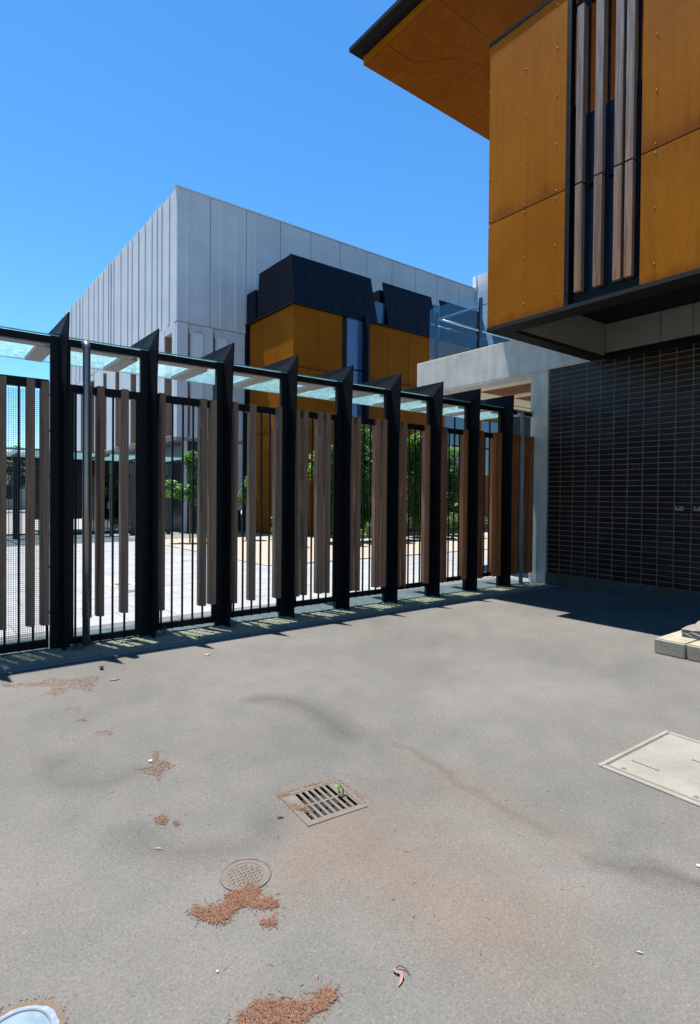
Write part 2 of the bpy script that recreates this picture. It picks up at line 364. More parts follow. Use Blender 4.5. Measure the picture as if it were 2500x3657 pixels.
# ================================================================== GROUND
g = G(); g.box(-260, 300, -200, 340, -.06, -.04); g.add('ground', mGND, kind='structure')

# asphalt yard with the drain opening cut out
DR = Vector((1.655, 2.352)); DA = R_(-5.5)
def drot(x, y): return (DR.x + x*math.cos(DA) - y*math.sin(DA), DR.y + x*math.sin(DA) + y*math.cos(DA))
bm = bmesh.new()
outer = [(-9, -9), (9.06, -9), (9.06, 5.67), (-9, 5.67)]
hole = [drot(*p) for p in ((-.165, -.15), (.165, -.15), (.165, .15), (-.165, .15))]
def loop(pts):
    vs = [bm.verts.new((x, y, 0)) for x, y in pts]; return [bm.edges.new((vs[i], vs[(i+1) % len(vs)])) for i in range(len(vs))]
ed = loop(outer)+loop(hole)
bmesh.ops.triangle_fill(bm, use_beauty=True, edges=ed)
bmesh.ops.recalc_face_normals(bm, faces=bm.faces)
for f_ in bm.faces:
    if f_.normal.z < 0: f_.normal_flip()
me = bpy.data.meshes.new('asphalt_yard'); bm.to_mesh(me); bm.free(); me.materials.append(mAS)
o = link(bpy.data.objects.new('asphalt_yard', me)); tag(o, kind='structure')

g = G(); g.box(-9, 9.06, 5.67, 5.765, -.03, .006); g.add('concrete_edging', varied('edging_concrete', (.12, .12, .116), (.17, .17, .165), 9, .9, .2), bevel=.003, kind='structure')
g = G(); g.box(-9, 9.06, 5.765, 6.27, -.035, -.004); g.add('gravel_strip', mGR, kind='structure')
# loose stones of the strip
g = G()
for i in range(9000):
    x = random.uniform(-.6, 9.0); y = 5.78 + random.random()*.48; r = random.uniform(.004, .009)
    z = -.002+r*.4; a = random.random()*3; i0 = len(g.v)
    for k in range(4):
        t = a+k*math.pi/2+random.uniform(-.4, .4); g.v.append((x+r*math.cos(t)*random.uniform(.8, 1.4), y+r*math.sin(t), z))
    g.v.append((x, y, z+r*.7)); g.v.append((x, y, z-r))
    for k in range(4): g.f.append((i0+k, i0+(k+1) % 4, i0+4))
g.add('pebbles', mSTONE, kind='stuff', label='small tan pebbles filling the narrow strip under the fence', cat='gravel')

# paved court beyond the fence
g = G(); g.box(-30, 40, 6.27, 70, -.04, -.008)
court = g.add('paved_court', varied('court_joint_sand', (.16, .16, .15), (.24, .24, .23), 3, .95), kind='structure')
g = G(); g.box(0, .593, 0, .593, -.03, 0); pv = g.add('paver', mPAV, court, bevel=.003)
first = True; far = G()
for j in range(-1, 20):
    for i in range(-30, 52):
        x = .35+i*.6+(.3 if j % 2 else 0); y = 7.12+j*.6
        if x > 9.0 and y < 9.6: pass
        if j < 0: continue
        near = (0.0 <= i <= 9 and j <= 11) or (10 <= i <= 13 and j <= 5)
        hx = x+.2965; hy = y+.2965
        if hx > 6.2 and hy > 10.9: continue
        dz = random.uniform(-.003, .001)
        if near:
            if first: pv.location = Vector((hx, hy, -.03+dz))-wpos(court); first = False
            else: place_copy(pv, (hx, hy, -.03+dz), court)
        elif -8 < x < 12: far.box(x, x+.593, y, y+.593, -.03, dz)
far.add('outer_pavers', mPAV, court, kind='stuff')
# row of darker pavers along the fence
g = G(); g.box(0, .893, 0, .83, -.03, 0); bp = g.add('border_paver', mPAVD, court, bevel=.003); first = True
for i in range(-6, 11):
    x = -.9+i*.9+.4465; p = (x, 6.275+.415, -.031+random.uniform(-.001, .002))
    if first: bp.location = Vector(p)-wpos(court); first = False
    elif x < 9.6: place_copy(bp, p, court)
# far pale paving as a sheet of slabs continuing towards the other gate
g = G(); g.box(-30, 6.05, 19.2, 24.5, -.03, .0); g.add('far_paving', mPAVD, kind='structure')
g = G(); g.box(-60, 60, 30, 60, -.03, -.012); g.add('street', mROAD, kind='structure')
# garden bed
g = G(); g.prism([(6.2, 10.95, -.02), (22, 10.95, -.02), (22, 18.3, -.02), (11.4, 18.3, -.02), (11.4, 21.5, -.02), (6.2, 21.5, -.02)], (0, 0, .035)); g.add('garden_bed', mGG, kind='structure')

# ================================================================== GREY BUILDING
GX, GY, GT, GSM, GB = 8.40, 22.1, 13.6, 8.37, 3.83
gb = empty('grey_building', (16, 28, 0), 'large pale grey precast concrete building with vertical panels and dark brick base', 'building')
seams = [8.40, 9.79, 11.41, 13.07, 14.68, 16.36, 17.99, 19.66, 21.31, 22.95, 24.72, 26.1]
slot_f = [(8.86, 9.45), (9.93, 10.5)]
for i in range(len(seams)-1):
    a, b_ = seams[i]+.012, seams[i+1]-.012
    G().box(a, b_, GY, GY+.18, GSM+.012, GT).add('wall_panel', mPRE, gb, bevel=.012)
    # shallow raised ribs that break up each panel
    for t in (.28, .62, .8)[: random.choice((1, 2, 2))]:
        x = a+(b_-a)*(t+random.uniform(-.06, .06)); G().prism([(x, GY, GSM+.05), (x+.05, GY-.022, GSM+.05), (x+random.uniform(.25, .5), GY, GSM+.05)], (0, 0, GT-GSM-.06)).add('raised_rib', mPRE, gb)
G().box(8.3, 26.1, GY-.03, GY+.2, GT+.002, GT+.05).add('parapet_capping', varied('capping', (.5, .5, .5), (.55, .55, .55), 3, .4), gb)
# lower front panels with splayed window slots
low = [8.40, 8.86, 9.50, 9.93, 10.55, 11.36]
G().box(8.41, 8.86, GY, GY+.18, GB, GSM-.012).add('wall_panel', mPRE, gb, bevel=.01)
G().box(9.47, 9.93, GY, GY+.18, GB, GSM-.012).add('wall_panel', mPRE, gb, bevel=.01)
G().box(10.52, 11.36, GY, GY+.18, GB, GSM-.012).add('wall_panel', mPRE, gb, bevel=.01)
for a, b_ in ((8.862, 9.468), (9.932, 10.518)):
    G().prism([(a, GY+.002, GB), (a, GY+.16, GB), (a+.12, GY+.16, GB)], (0, 0, GSM-GB-.2)).add('window_reveal', mREV, gb)
    G().box(a+.02, a+.14, GY+.13, GY+.15, GB+.02, GSM-.13).add('window', mGW2, gb)
    G().prism([(a+.14, GY+.14, GB), (a+.30, GY+.02, GB), (b_, GY-.05, GB), (b_, GY+.17, GB)], (0, 0, GSM-GB-.35)).add('splayed_panel', mPRE, gb)
    G().prism([(a, GY+.1, GSM-.36), (b_, GY+.1, GSM-.36), (b_, GY+.1, GSM-.012), (a, GY+.1, GSM-.012)], (0, .07, 0)).add('head_panel', mPRE, gb)
# left facade
ls = [22.12, 22.55, 23.85, 24.68, 25.5, 26.9, 27.2, 28.5, 29.1, 30.45, 31.4, 32.25, 33.9, 35.4, 36.9, 38.2, 39.8, 41.4, 42.8, 44.2]
for i in range(len(ls)-1):
    a, b_ = ls[i]+.012, ls[i+1]-.012; off = (0, .05, .0, .03, .07)[i % 5]
    G().box(GX+off*.6, GX+.2, a, b_, GSM+.012, GT-(.0 if i else 0)).add('wall_panel', mPRE, gb, bevel=.01)
    if b_-a > .7:
        y = a+(b_-a)*random.uniform(.3, .6); G().box(GX+off*.6-.03, GX+off*.6-.001, y, y+random.uniform(.12, .3), GSM+.05, GT-.02).add('raised_rib', mPRE, gb)
sl_y = [(22.62, 23.48), (27.13, 28.0), (29.8, 30.5), (32.1, 32.8), (34.6, 35.5), (37.1, 37.8), (39.4, 40.2)]
prev = 22.28
for a, b_ in sl_y+[(44.2, 44.2)]:
    if a-prev > .02: G().box(GX, GX+.55, prev, a-.0, GB, GSM-.012).add('wall_panel', mPRE, gb, bevel=.01)
    if b_ > a:
        G().box(GX+.02, GX+.55, b_-.06, b_-.003, GB+.1, GSM-.35).add('window_reveal', mREV, gb)
        G().box(GX+.5, GX+.54, a+.003, b_-.062, GB+.1, GSM-.35).add('window', mGW2, gb)
        G().box(GX+.01, GX+.55, a+.003, b_-.003, GSM-.345, GSM-.012).add('head_panel', mPRE, gb)
        G().box(GX-.03, GX+.55, a+.003, b_-.003, GB, GB+.095).add('window_sill', mREV, gb)
    prev = b_
# far return seen at the right end of the roofline
G().box(26.11, 26.3, 14.0, 22.3, 8, 14.35).add('return_wall', mPRE, gb)
for y in (15.6, 17.2, 18.8, 20.4, 22.0): G().box(26.07, 26.108, y, y+.05, 8, 14.33).add('raised_rib', mPRE, gb)
G().box(8.6, 26.1, 22.3, 44.1, 12.9, 13.1).add('roof', mPRE, gb)
G().box(8.45, 26, 22.2, 44.1, GB-.12, GB-.002).add('overhang_soffit', mWHITE, gb)
# brick ground floor, set back
G().box(8.95, 11.38, 22.42, 22.6, .3, GB-.122).add('brick_base', mBRF, gb)
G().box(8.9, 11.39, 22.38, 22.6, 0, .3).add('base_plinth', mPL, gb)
jt = G()
for k in range(41):
    z = .3+k*.086; jt.box(8.96, 11.37, 22.412, 22.4195, z, z+.011)
for k in range(10):
    x = 8.96+k*.24; jt.box(x, x+.011, 22.413, 22.4197, .3, GB-.13)
jt.add('mortar_joints', varied('pale_mortar', (.16, .15, .14), (.2, .19, .18), 5, .9), gb, kind='stuff')
G().box(8.80, 8.93, 22.3, 22.45, 0, GB-.122).add('corner_column', mPRE, gb)
G().box(9.1, 9.3, 23.2, 44, 0, GB-.122).add('brick_side_wall', mBRF, gb)
G().box(3.9, 9.09, 27.0, 27.2, .45, 3.0).add('brick_return_wall', mBRF, gb)
G().box(3.8, 9.09, 24.0, 27.3, 3.0, 3.12).add('porch_soffit', mWHITE, gb)
jt = G()
for k in range(29):
    z = .5+k*.088; jt.box(3.92, 9.08, 26.99, 26.9995, z, z+.012)
jt.add('mortar_joints', varied('porch_mortar', (.14, .13, .12), (.18, .17, .16), 5, .9), gb, kind='stuff')
jt = G()
for k in range(41):
    z = .1+k*.09; jt.box(9.09, 9.0995, 23.2, 43.9, z, z+.012)
jt.add('mortar_joints', varied('grey_mortar', (.14, .13, .12), (.18, .17, .16), 5, .9), gb, kind='stuff')
G().box(11.385, 11.62, 22.0, 22.3, .0, 8.7).add('recess_strip', mBK, gb)
G().box(10.55, 11.36, 22.14, 22.3, 0.9, GB-.122).add('corner_column', mPRE, gb)

# ================================================================== ORANGE BUILDING behind
OX, OY, OE, OTP = 11.40, 18.30, 8.72, 10.62
ob = empty('orange_building', (17, 20, 0), 'orange clad building with dark metal roof boxes standing in front of grey building', 'building')
G().box(OX+.06, 30, OY+.06, 21.9, 0, OE-.05).add('wall_core', mBK, ob)
ys = [18.30, 19.42, 20.59, 21.70]
for i in range(3):
    for z0, z1 in ((0.05, 3.99), (4.01, 6.36), (6.38, OE-.06)):
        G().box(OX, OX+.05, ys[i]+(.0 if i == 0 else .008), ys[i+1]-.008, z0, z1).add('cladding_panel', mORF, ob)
xs = [11.452, 12.53, 13.68]; rows = ((0.05, 2.1), (2.12, 4.0), (4.02, 6.36), (6.38, OE-.06))
def ofront(x0, x1, zr=rows):
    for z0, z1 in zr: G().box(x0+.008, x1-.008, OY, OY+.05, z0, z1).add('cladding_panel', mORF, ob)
ofront(11.444, 12.53); ofront(12.53, 13.68)
for a, b_ in ((14.82, 16.07), (16.07, 17.28), (17.28, 18.45)): ofront(a, b_)
for a, b_ in ((18.45, 19.6), (21.0, 22.2), (23.5, 24.7)): ofront(a, b_)
for a, b_ in ((19.6, 21.0), (22.2, 23.5)):
    ofront(a, b_, ((0.05, 2.6), (5.3, 6.36), (6.38, OE-.06)))
    fr = G(); fr.box(a+.02, b_-.02, OY+.02, OY+.045, 2.62, 5.28); fo = fr.add('window', mGW2, ob)
    G().box((a+b_)/2-.03, (a+b_)/2+.03, OY-.01, OY+.018, 2.62, 5.28).add('mullion', mBK, fo)
    G().box(a+.01, b_-.01, OY-.01, OY+.018, 3.9, 3.97).add('transom', mBK, fo)
# tall window with projecting glass fin
w1 = G().box(13.69, 14.70, OY+.02, OY+.05, .4, OE+.02).add('window', mGW, ob)
G().box(13.69, 13.88, OY-.01, OY+.018, .4, OE-.07).add('window_frame', mBK, w1)
for z in (2.5, 4.55, 6.6): G().box(13.9, 14.69, OY-.012, OY+.016, z, z+.06).add('transom', mBK, w1)
G().box(14.70, 14.79, OY-.35, OY+.05, .4, 8.85).add('window_fin', mNAVY, ob)
G().box(13.90, 14.69, OY-.01, OY+.015, 4.62, OE-.06).add('window_blind', M('blue_glass_film', (.05, .09, .2), .12, spec=.9), w1)
G().box(14.795, 14.83, OY+.0, OY+.05, .05, OE-.06).add('trim', mBK, ob)
# eave trim
G().box(OX-.12, 30, OY-.10, OY+.3, OE-.058, OE).add('eave_trim', mBK, ob)
G().box(OX-.12, OX+.2, OY+.302, 21.95, OE-.058, OE).add('eave_trim', mBK, ob)
# roof box 1 : leaning front plate and louvred side
def plate(x0, x1, x0b, x1b, name='roof_plate'):
    g = G(); g.prism([(x0b, OY-.04, OE+.01), (x1b, OY-.04, OE+.01), (x1, OY+.26, OTP), (x0, OY+.26, OTP)], (0, .06, 0)); p_ = g.add(name, mNAVY, ob)
    n = int((x1b-x0b)/.52)
    for k in range(1, n):
        t = k/n; xa = x0b+(x1b-x0b)*t; xc = x0+(x1-x0)*t
        G().prism([(xa, OY-.048, OE+.03), (xa+.015, OY-.048, OE+.03), (xc+.015, OY+.252, OTP-.02), (xc, OY+.252, OTP-.02)], (0, .007, 0)).add('standing_seam', mNAVY, p_)
    return p_
plate(11.40, 15.33, 11.40, 15.47)
plate(15.98, 18.9, 16.1, 19.0); plate(19.45, 22.4, 19.6, 22.7); plate(23.0, 26, 23.2, 26)
bx = G().prism([(OX+.05, OY-.03, OE+.01), (OX+.05, 21.2, OE+.01), (OX+.05, 21.0, OTP), (OX+.05, OY+.27, OTP)], (.1, 0, 0)).add('side_wall', mNAVY, ob)
for k in range(22):
    z = OE+.06+k*.084; t = (z-OE)/(OTP-OE); G().box(OX+.005, OX+.045, OY+.06+.28*t, 21.15-.15*t, z, z+.045).add('louvre_blade', mNAVY, bx)
G().box(OX+.15, 15.3, 18.9, 21.0, OE, OTP-.06).add('roof_box', mNAVY, ob)
G().box(OX-.02, OX+1.0, 21.22, 22.0, OE+.01, 10.0).add('roof_box', mNAVY, ob)
G().box(16.1, 18.8, 18.9, 21, OE, OTP-.2).add('roof_box', mNAVY, ob)
G().box(19.6, 22.4, 18.9, 21, OE, OTP-.2).add('roof_box', mNAVY, ob)
G().box(15.4, 16.05, 18.5, 19.0, OE, 9.7).add('roof_window', mGW2, ob)
G().box(19.0, 19.4, 18.5, 19.0, OE, 10.3).add('roof_window', mGW2, ob)

# ================================================================== RIGHT BUILDING
WX = 9.078
rb = empty('corner_building', (11, 1, 0), 'building with dark glazed brick ground floor and orange panelled box jutting out above, near right', 'building')
# brick wall
bw = G().box(WX+.0022, WX+.3, -9, 5.968, .19, 3.807).add('brick_wall', mMO, rb)
G().box(WX-.004, WX+.006, 5.955, 5.985, .19, 3.82).add('joint_strip', mMO, rb)
BW_, BH_ = .2369, .086
g = G(); g.box(WX, WX+.03, 0, BW_-.013, 0, BH_-.012); br = g.add('brick', mBR, bw, bevel=.0015)
first = True; rest = G()
for j in range(0, 62):
    y1 = 5.955-j*BW_; yc = y1-(BW_-.013)/2
    for i in range(42):
        z = .199+i*BH_
        if 4 <= j <= 10 and j*42+i < 4*42+294:
            p = (WX+.015, yc, z)
            if first: br.location = Vector(p)-wpos(bw); first = False
            else: place_copy(br, p, bw)
        else: rest.box(WX, WX+.03, y1-BW_+.013, y1, z, z+BH_-.012)
rest.add('outer_bricks', mBR, bw, kind='stuff')
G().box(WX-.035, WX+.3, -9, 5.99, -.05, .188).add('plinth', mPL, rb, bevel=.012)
G().box(WX+.0, WX+.38, 5.99, 6.35, -.05, 3.8).add('concrete_column', mCO, rb, bevel=.006)
G().box(WX, WX+.38, -9, 9.334, 3.83, 4.52).add('edge_beam', mCO, rb, bevel=.006)
G().box(WX+.002, WX+.38, 5.99, 9.334, 3.802, 3.828).add('beam_chamfer', mCO, rb)
# slab underside : plaster with two timber slat fields
cl = G(); cl.box(WX+.382, 9.74, 6.2, 8.75, 3.80, 3.83); cl.box(9.741, 14, 8.12, 8.75, 3.80, 3.83); cl.box(10.65, 10.95, 4.5, 8.119, 3.80, 3.83)
cl.box(WX+.382, 14, 8.751, 9.33, 3.78, 3.83); cl.box(WX+.382, 9.74, -9, 6.199, 3.80, 3.83)
cl.add('plaster_soffit', mCREAM, rb)
G().box(9.741, 14, 4.5, 8.119, 3.86, 3.9).add('soffit_backing', M('dark_backing', (.05, .03, .02), .9), rb)
mSL = varied('soffit_timber', (.17, .062, .014), (.26, .10, .028), 7, .6)
g = G(); g.box(0, .04, 4.5, 8.11, 3.80, 3.858); ts = g.add('timber_slat', mSL, rb); k = 0
for x in [9.76+.105*i for i in range(8)]+[10.97+.105*i for i in range(18)]:
    if k == 0: ts.location = Vector((x+.02, 6.305, 3.80))-wpos(rb)
    else: place_copy(ts, (x+.02, 6.305, 3.80), rb)
    k += 1
G().box(WX+.382, 14, 4.5, 9.3, 4.30, 4.51).add('terrace_slab', mCO, rb)
# back walls of the ground and first floor
G().box(WX+.3, 20, -9, 4.48, 0, 3.82).add('inner_wall', mBK, rb)
uw = G().box(9.40, 20, -9, 5.0, 4.53, 9.2).add('upper_wall', mBK, rb)
for k in range(9):
    y = 4.9-k*.9
    G().box(9.36, 9.395, y-.84, y, 4.75, 8.15).add('window', mGW2, rb)
    G().box(9.32, 9.41, y-.9, y-.842, 4.55, 8.25).add('mullion', mBK, rb)
G().box(9.33, 9.41, -8, 4.95, 8.16, 8.26).add('transom', mBK, rb)
G().box(9.35, 9.395, -8, 4.95, 8.262, 9.19).add('orange_panel', mOR, rb)
# the box that juts out
BX, BB, BT = 6.34, 3.85, 7.72
jb = empty('x', (0, 0, 0), None, None); bpy.data.objects.remove(jb)
def panel(y0, y1, z0, z1): return G().box(BX, BX+.012, y0, y1, z0, z1).add('orange_panel', mOR, rb, bevel=.002)
rows_ = ((BB+.02, 5.274), (5.288, BT-.02))
riv = None
def rivet(parent, y, z):
    global riv
    g = G()
    if riv is None:
        g.tube([(BX-.006, y, z), (BX-.003, y, z), (BX, y, z)], .004, 8, .008); riv = g.add('rivet', mRV, parent, smooth=True)
        riv_off.append((Vector(wpos(riv))-Vector((BX, y, z))).copy())
    else: place_copy(riv, Vector((BX, y, z))+riv_off[0], parent)
riv_off = []
def zrow(z0, z1): return [z for z in (4.06, 4.655, 5.238, 5.332, 5.90, 6.49, 7.07, 7.6) if z0 < z < z1]
for z0, z1 in rows_:
    p_ = panel(3.985, 5.15, z0, z1)
    for y in (5.13, 4.565, 4.115):
        for z in zrow(z0, z1): rivet(p_, y, z)
    p_ = panel(1.86, 3.072, z0, z1)
    for y in (2.92, 2.35, 1.9):
        for z in zrow(z0, z1): rivet(p_, y, z)
for a in (0.65, -.56, -1.77, -2.98, -4.19, -5.4, -6.61, -7.82):
    for z0, z1 in rows_: panel(a+.01, a+1.2, z0, z1)
# end face of the box
for x in (6.4, 7.3, 8.2):
    for z0, z1 in rows_: G().box(x, x+.89, 5.138, 5.15, z0, z1).add('orange_panel', mOR, rb)
G().box(BX+.014, BX+.06, 3.99, 5.137, BB+.02, BT-.03).add('panel_backing', mBK, rb)
G().box(BX+.014, BX+.06, -7.9, 3.066, BB+.02, BT-.03).add('panel_backing', mBK, rb)
G().box(BX+.061, 9.07, 5.07, 5.136, BB+.02, BT-.03).add('panel_backing', mBK, rb)
G().box(BX-.012, BX+.07, -7.95, 5.16, BT-.018, BT+.03).add('top_capping', mBK, rb)
# underside frame
uf = G(); uf.box(BX-.006, 6.64, -8, 5.155, BB-.03, BB+.018); uf.box(6.6405, 9.05, 4.925, 5.155, BB-.03, BB+.018); uf.add('base_frame', M('charcoal_trim', (.018, .017, .015), .6, spec=.15), rb)
G().box(6.64, 9.07, -8, 4.92, 4.385, 4.42).add('dark_soffit', mBK, rb)
G().box(6.62, 6.638, -8, 4.92, BB+.02, 4.384).add('inner_lining', mBK, rb)
for a, b_ in ((6.645, 7.48), (7.49, 9.06)): G().box(a, b_, 4.925, 4.94, BB+.022, 4.38).add('soffit_panel', mWHITE, rb)
yy = [4.915, 4.05, 3.597, 2.9, 2.2, 1.5, .8, .1, -.6, -1.5, -2.4, -3.4, -4.4, -5.6, -7]
for i in range(len(yy)-1): G().box(9.045, 9.06, yy[i+1]+.006, yy[i]-.006, 3.915, 4.38).add('soffit_panel', mWHITE, rb)
G().box(9.03, 9.074, -8, 4.92, 3.80, 3.905).add('trim', mBK, rb)
bm_ = G(); bm_.box(6.64, 9.04, 2.62, 2.72, 4.25, 4.384); bm_.add('crossbeam', mAL, rb)
# window slot with battens
G().box(BX-.004, BX+.09, 3.925, 3.982, BB+.02, BT-.03).add('window_frame', mBK, rb)
G().box(BX+.07, BX+.12, 3.075, 3.924, BB+.02, BB+.16).add('window_frame', mBK, rb)
G().box(BX+.07, BX+.12, 3.075, 3.924, 7.42, 7.50).add('window_frame', mBK, rb)
G().box(BX+.07, BX+.12, 3.075, 3.924, 5.255, 5.31).add('window_frame', mBK, rb)
for y in (3.728, 3.484, 3.255, 3.135, 3.865): G().box(BX+.06, BX+.069, y-.017, y+.017, BB+.17, 7.55).add('steel_flat', mBK, rb)
for y0, y1, zt in ((3.758, 3.846, 7.38), (3.512, 3.608, 7.5), (3.280, 3.370, 7.6), (3.155, 3.243, 7.6)):
    G().box(BX-.015, BX+.055, y0, y1, 4.0, 5.268).add('batten', mTB, rb, bevel=.002)
    G().box(BX-.015, BX+.055, y0, y1, 5.292, zt).add('batten', mTB, rb, bevel=.002)
gw = G(); gw.box(BX+.13, BX+.14, 3.075, 3.924, BB+.17, 6.15); gw.add('window_glass', mGW2, rb)
# roof with lined soffit
RZ = 9.2
rx, ry = 6.46, 8.06
v1 = (7.09, 7.455)
tiles = [[(rx, ry), v1, (7.03, ry)], [(rx, ry), (rx, 7.455), v1], [(rx, 7.455), (rx, 6.29), (8.25, 6.29), v1],
         [(7.03, ry), v1, (8.01, 6.53), (8.01, ry)], [(8.01, ry), (8.01, 6.53), (8.25, 6.29), (9.04, 6.29), (9.04, ry)], [(9.04, ry), (9.04, 6.29), (11, 6.29), (11, ry)]]
for k in range(7):
    y = 6.29-1.2*k
    for a, b_ in ((rx, 8.25), (8.25, 10.2), (10.2, 12)): tiles.append([(a, y), (a, y-1.2), (b_, y-1.2), (b_, y)])
for t in tiles:
    c = Vector((sum(p[0] for p in t)/len(t), sum(p[1] for p in t)/len(t), 0))
    pts = []
    for x, y in t:
        v = Vector((x, y, 0)); d = (c-v).normalized()*.007; pts.append((x+d.x, y+d.y, RZ))
    G().prism(pts, (0, 0, .02)).add('soffit_tile', mOR, rb)
G().box(rx-.02, rx-.001, -2.2, ry+.0, RZ-.0, RZ+.145).add('roof_fascia', mOR, rb)
G().prism([(6.17, 8.13, RZ+.147), (6.23, -8, RZ+.147), (14, -8, RZ+.147), (14, 8.13, RZ+.147)], (0, 0, .07)).add('roof', mBK, rb)
G().box(rx+.0, 12, -2.1, ry-.01, RZ+.022, RZ+.146).add('roof_framing', mBK, rb)
# conduit boxes on the brick
sb = empty('switch_box', (WX, 3.74, 1.41), 'small grey outdoor power socket box on the dark brick wall, left one', 'socket box')
def sockbox(t, y):
    G().box(WX-.055, WX-.001, y-.055, y+.055, 1.365, 1.425).add('housing', mWHITE, t, bevel=.006)
    G().box(WX-.075, WX-.056, y-.048, y+.048, 1.40, 1.43).add('cover_flap', mWHITE, t, bevel=.003)
    G().tube([(WX-.09, y, 1.418), (WX-.074, y, 1.418)], .014, 10).add('knob', mBK, t)
sockbox(sb, 3.74)
sb2 = empty('switch_box', (WX, 3.48, 1.41), 'small grey outdoor power socket box on the dark brick wall at the right edge', 'socket box'); sockbox(sb2, 3.485)

# terrace balustrade
bl = empty('glass_balustrade', (9.2, 7.6, 4.53), 'clear glass balustrade with black posts and steel rail on the concrete terrace', 'balustrade')
for x, y in ((9.15, 8.82), (9.15, 7.6), (9.15, 6.38), (10.4, 8.85), (11.7, 8.85), (13.0, 8.85)):
    G().box(x-.02, x+.02, y-.035, y+.035, 4.521, 5.55).add('post', mBK, bl, bevel=.003)
for y0, y1 in ((7.66, 8.98), (6.44, 7.585), (5.2, 6.36)): G().box(9.105, 9.117, y0, y1, 4.55, 5.65).add('glass_pane', mGB, bl)
for x0, x1 in ((9.12, 10.36), (10.44, 11.66), (11.74, 12.96)): G().box(x0, x1, 8.968, 8.98, 4.55, 5.65).add('glass_pane', mGB, bl)
G().tube([(9.20, 5.2, 5.41), (9.20, 8.76, 5.41)], .021, 10).add('handrail', mST, bl, smooth=True)
G().tube([(9.20, 8.78, 5.41), (13.0, 8.78, 5.41)], .021, 10).add('handrail', mST, bl, smooth=True)

# ================================================================== FENCE
YP, ST, X0 = 6.287, .8762, 1.119
px = lambda k: X0+ST*k
fn = empty('boundary_fence', (4.8, 6.32, 0), 'long black steel fence with weathered timber battens and angled blade posts', 'fence')
def post_geo(x, zt=3.115):
    g = G(); g.box(x, x+.092, YP, YP+.012, -.03, zt); g.box(x+.004, x+.016, YP+.013, YP+.06, -.03, zt); g.box(x+.093, x+.13, YP+.03, YP+.042, -.03, zt-.02)
    g.box(x+.131, x+.184, YP+.004, YP+.016, -.03, zt-.03); g.box(x+.168, x+.18, YP+.017, YP+.06, -.03, zt-.03); g.box(x+.018, x+.166, YP+.048, YP+.06, -.03, zt-.02)
    return g
def blade_geo(x, back=7.12):
    """folded steel plate: runs back over the canopy, folds at the post and tapers down its front edge"""
    g = G(); T = (x+.128, 6.115, 3.305); F = (x+.080, 6.286, 3.10); L = (x+.092, 6.118, 2.12); Bk = (x+.112, back, 3.295); Bb = (x+.100, back, 3.108)
    Wf = (x+.096, 6.118, -.03); Wb = (x+.094, 6.286, -.03)
    th = Vector((.012, 0, 0)); pts = (T, F, L, Bk, Bb, Wf, Wb)
    for p in pts: g.v.append(p)
    for p in pts: g.v.append(tuple(Vector(p)+th))
    n = 7
    g.f += [(0, 1, 2), (0, 3, 4, 1), (2, 1, 6, 5), (n, n+2, n+1), (n, n+1, n+4, n+3), (n+2, n+5, n+6, n+1),
            (0, n, n+3, 3), (3, n+3, n+4, 4), (4, n+4, n+1, 1), (1, n+1, n+6, 6), (6, n+6, n+5, 5), (5, n+5, n+2, 2), (2, n+2, n, 0)]
    return g
for k in range(-2, 9):
    p_ = post_geo(px(k)).add('post', mBK, fn)
    b_ = blade_geo(px(k)).add('blade', mBL, p_)
    G().tube([(px(k)+.045, YP-.008, 3.06), (px(k)+.045, YP-.001, 3.06)], .012, 8).add('bolt', mBK, p_)
slat_set = {0: (1, 2, 4), 1: (0, 4, 5), 2: (0, 2, 5), 3: (0, 1, 3, 4), 4: (0, 1, 4, 5), 5: (0, 1, 5), 6: (0, 1, 5), 7: (0, 1, 4, 5), 8: (0, 1, 2, 3, 4, 5)}
def zb_(k): return min(.012+.028*k, .19)
def batten_geo(xc, z0, z1, w_=.034):
    xc += random.uniform(-.002, .002)
    y0, y1 = 6.232, 6.345; c = .028; zc = z1-.38
    g = G(); i = 0
    # square at the top, front left corner planed off further down
    lo = lambda z, cc: [(xc-w_, y1, z), (xc-w_, y0+cc*1.4+.001, z), (xc-w_+cc+.001, y0, z), (xc+w_, y0, z), (xc+w_, y1, z)]
    rings = [lo(z0, c), lo(zc, c), lo(z1, .002)]
    for r in rings: g.v += r
    for a in range(2):
        for k in range(5):
            g.f.append((a*5+k, a*5+(k+1) % 5, a*5+5+(k+1) % 5, a*5+5+k))
    g.f.append((4, 3, 2, 1, 0)); g.f.append((10, 11, 12, 13, 14)); return g
for k in range(-2, 9):
    xa, xb = px(k)+.187, px(k+1)-.002
    if k == 8: xb = WX-.01
    if k < 0: continue
    z0 = zb_(k); zt = 2.636
    G().box(xa, xb, 6.295, 6.335, z0, z0+.068).add('bottom_rail', mBK, fn)
    G().box(xa, xb, 6.290, 6.345, zt-.085, zt).add('top_rail', mBK, fn)
    G().box(xa, xa+.03, 6.297, 6.333, z0+.069, zt-.086).add('end_stile', mBK, fn)
    if k < 8: G().box(xb-.03, xb, 6.297, 6.333, z0+.069, zt-.086).add('end_stile', mBK, fn)
    for i in range(6):
        xc = px(k)+.232+.1205*i
        if k == 8: xc = px(k)+.232+.128*i
        G().box(xc-.0095, xc+.0095, 6.285, 6.3035, z0-.004, zt-.02).add('bar', mBK, fn)
        if i in slat_set[k]:
            zz = .275-.012*k+random.uniform(-.008, .008)
            sh = 0
            batten_geo(xc-.012+sh, zz, zt+.012-random.uniform(0, .012)).add('batten', mTI, fn)
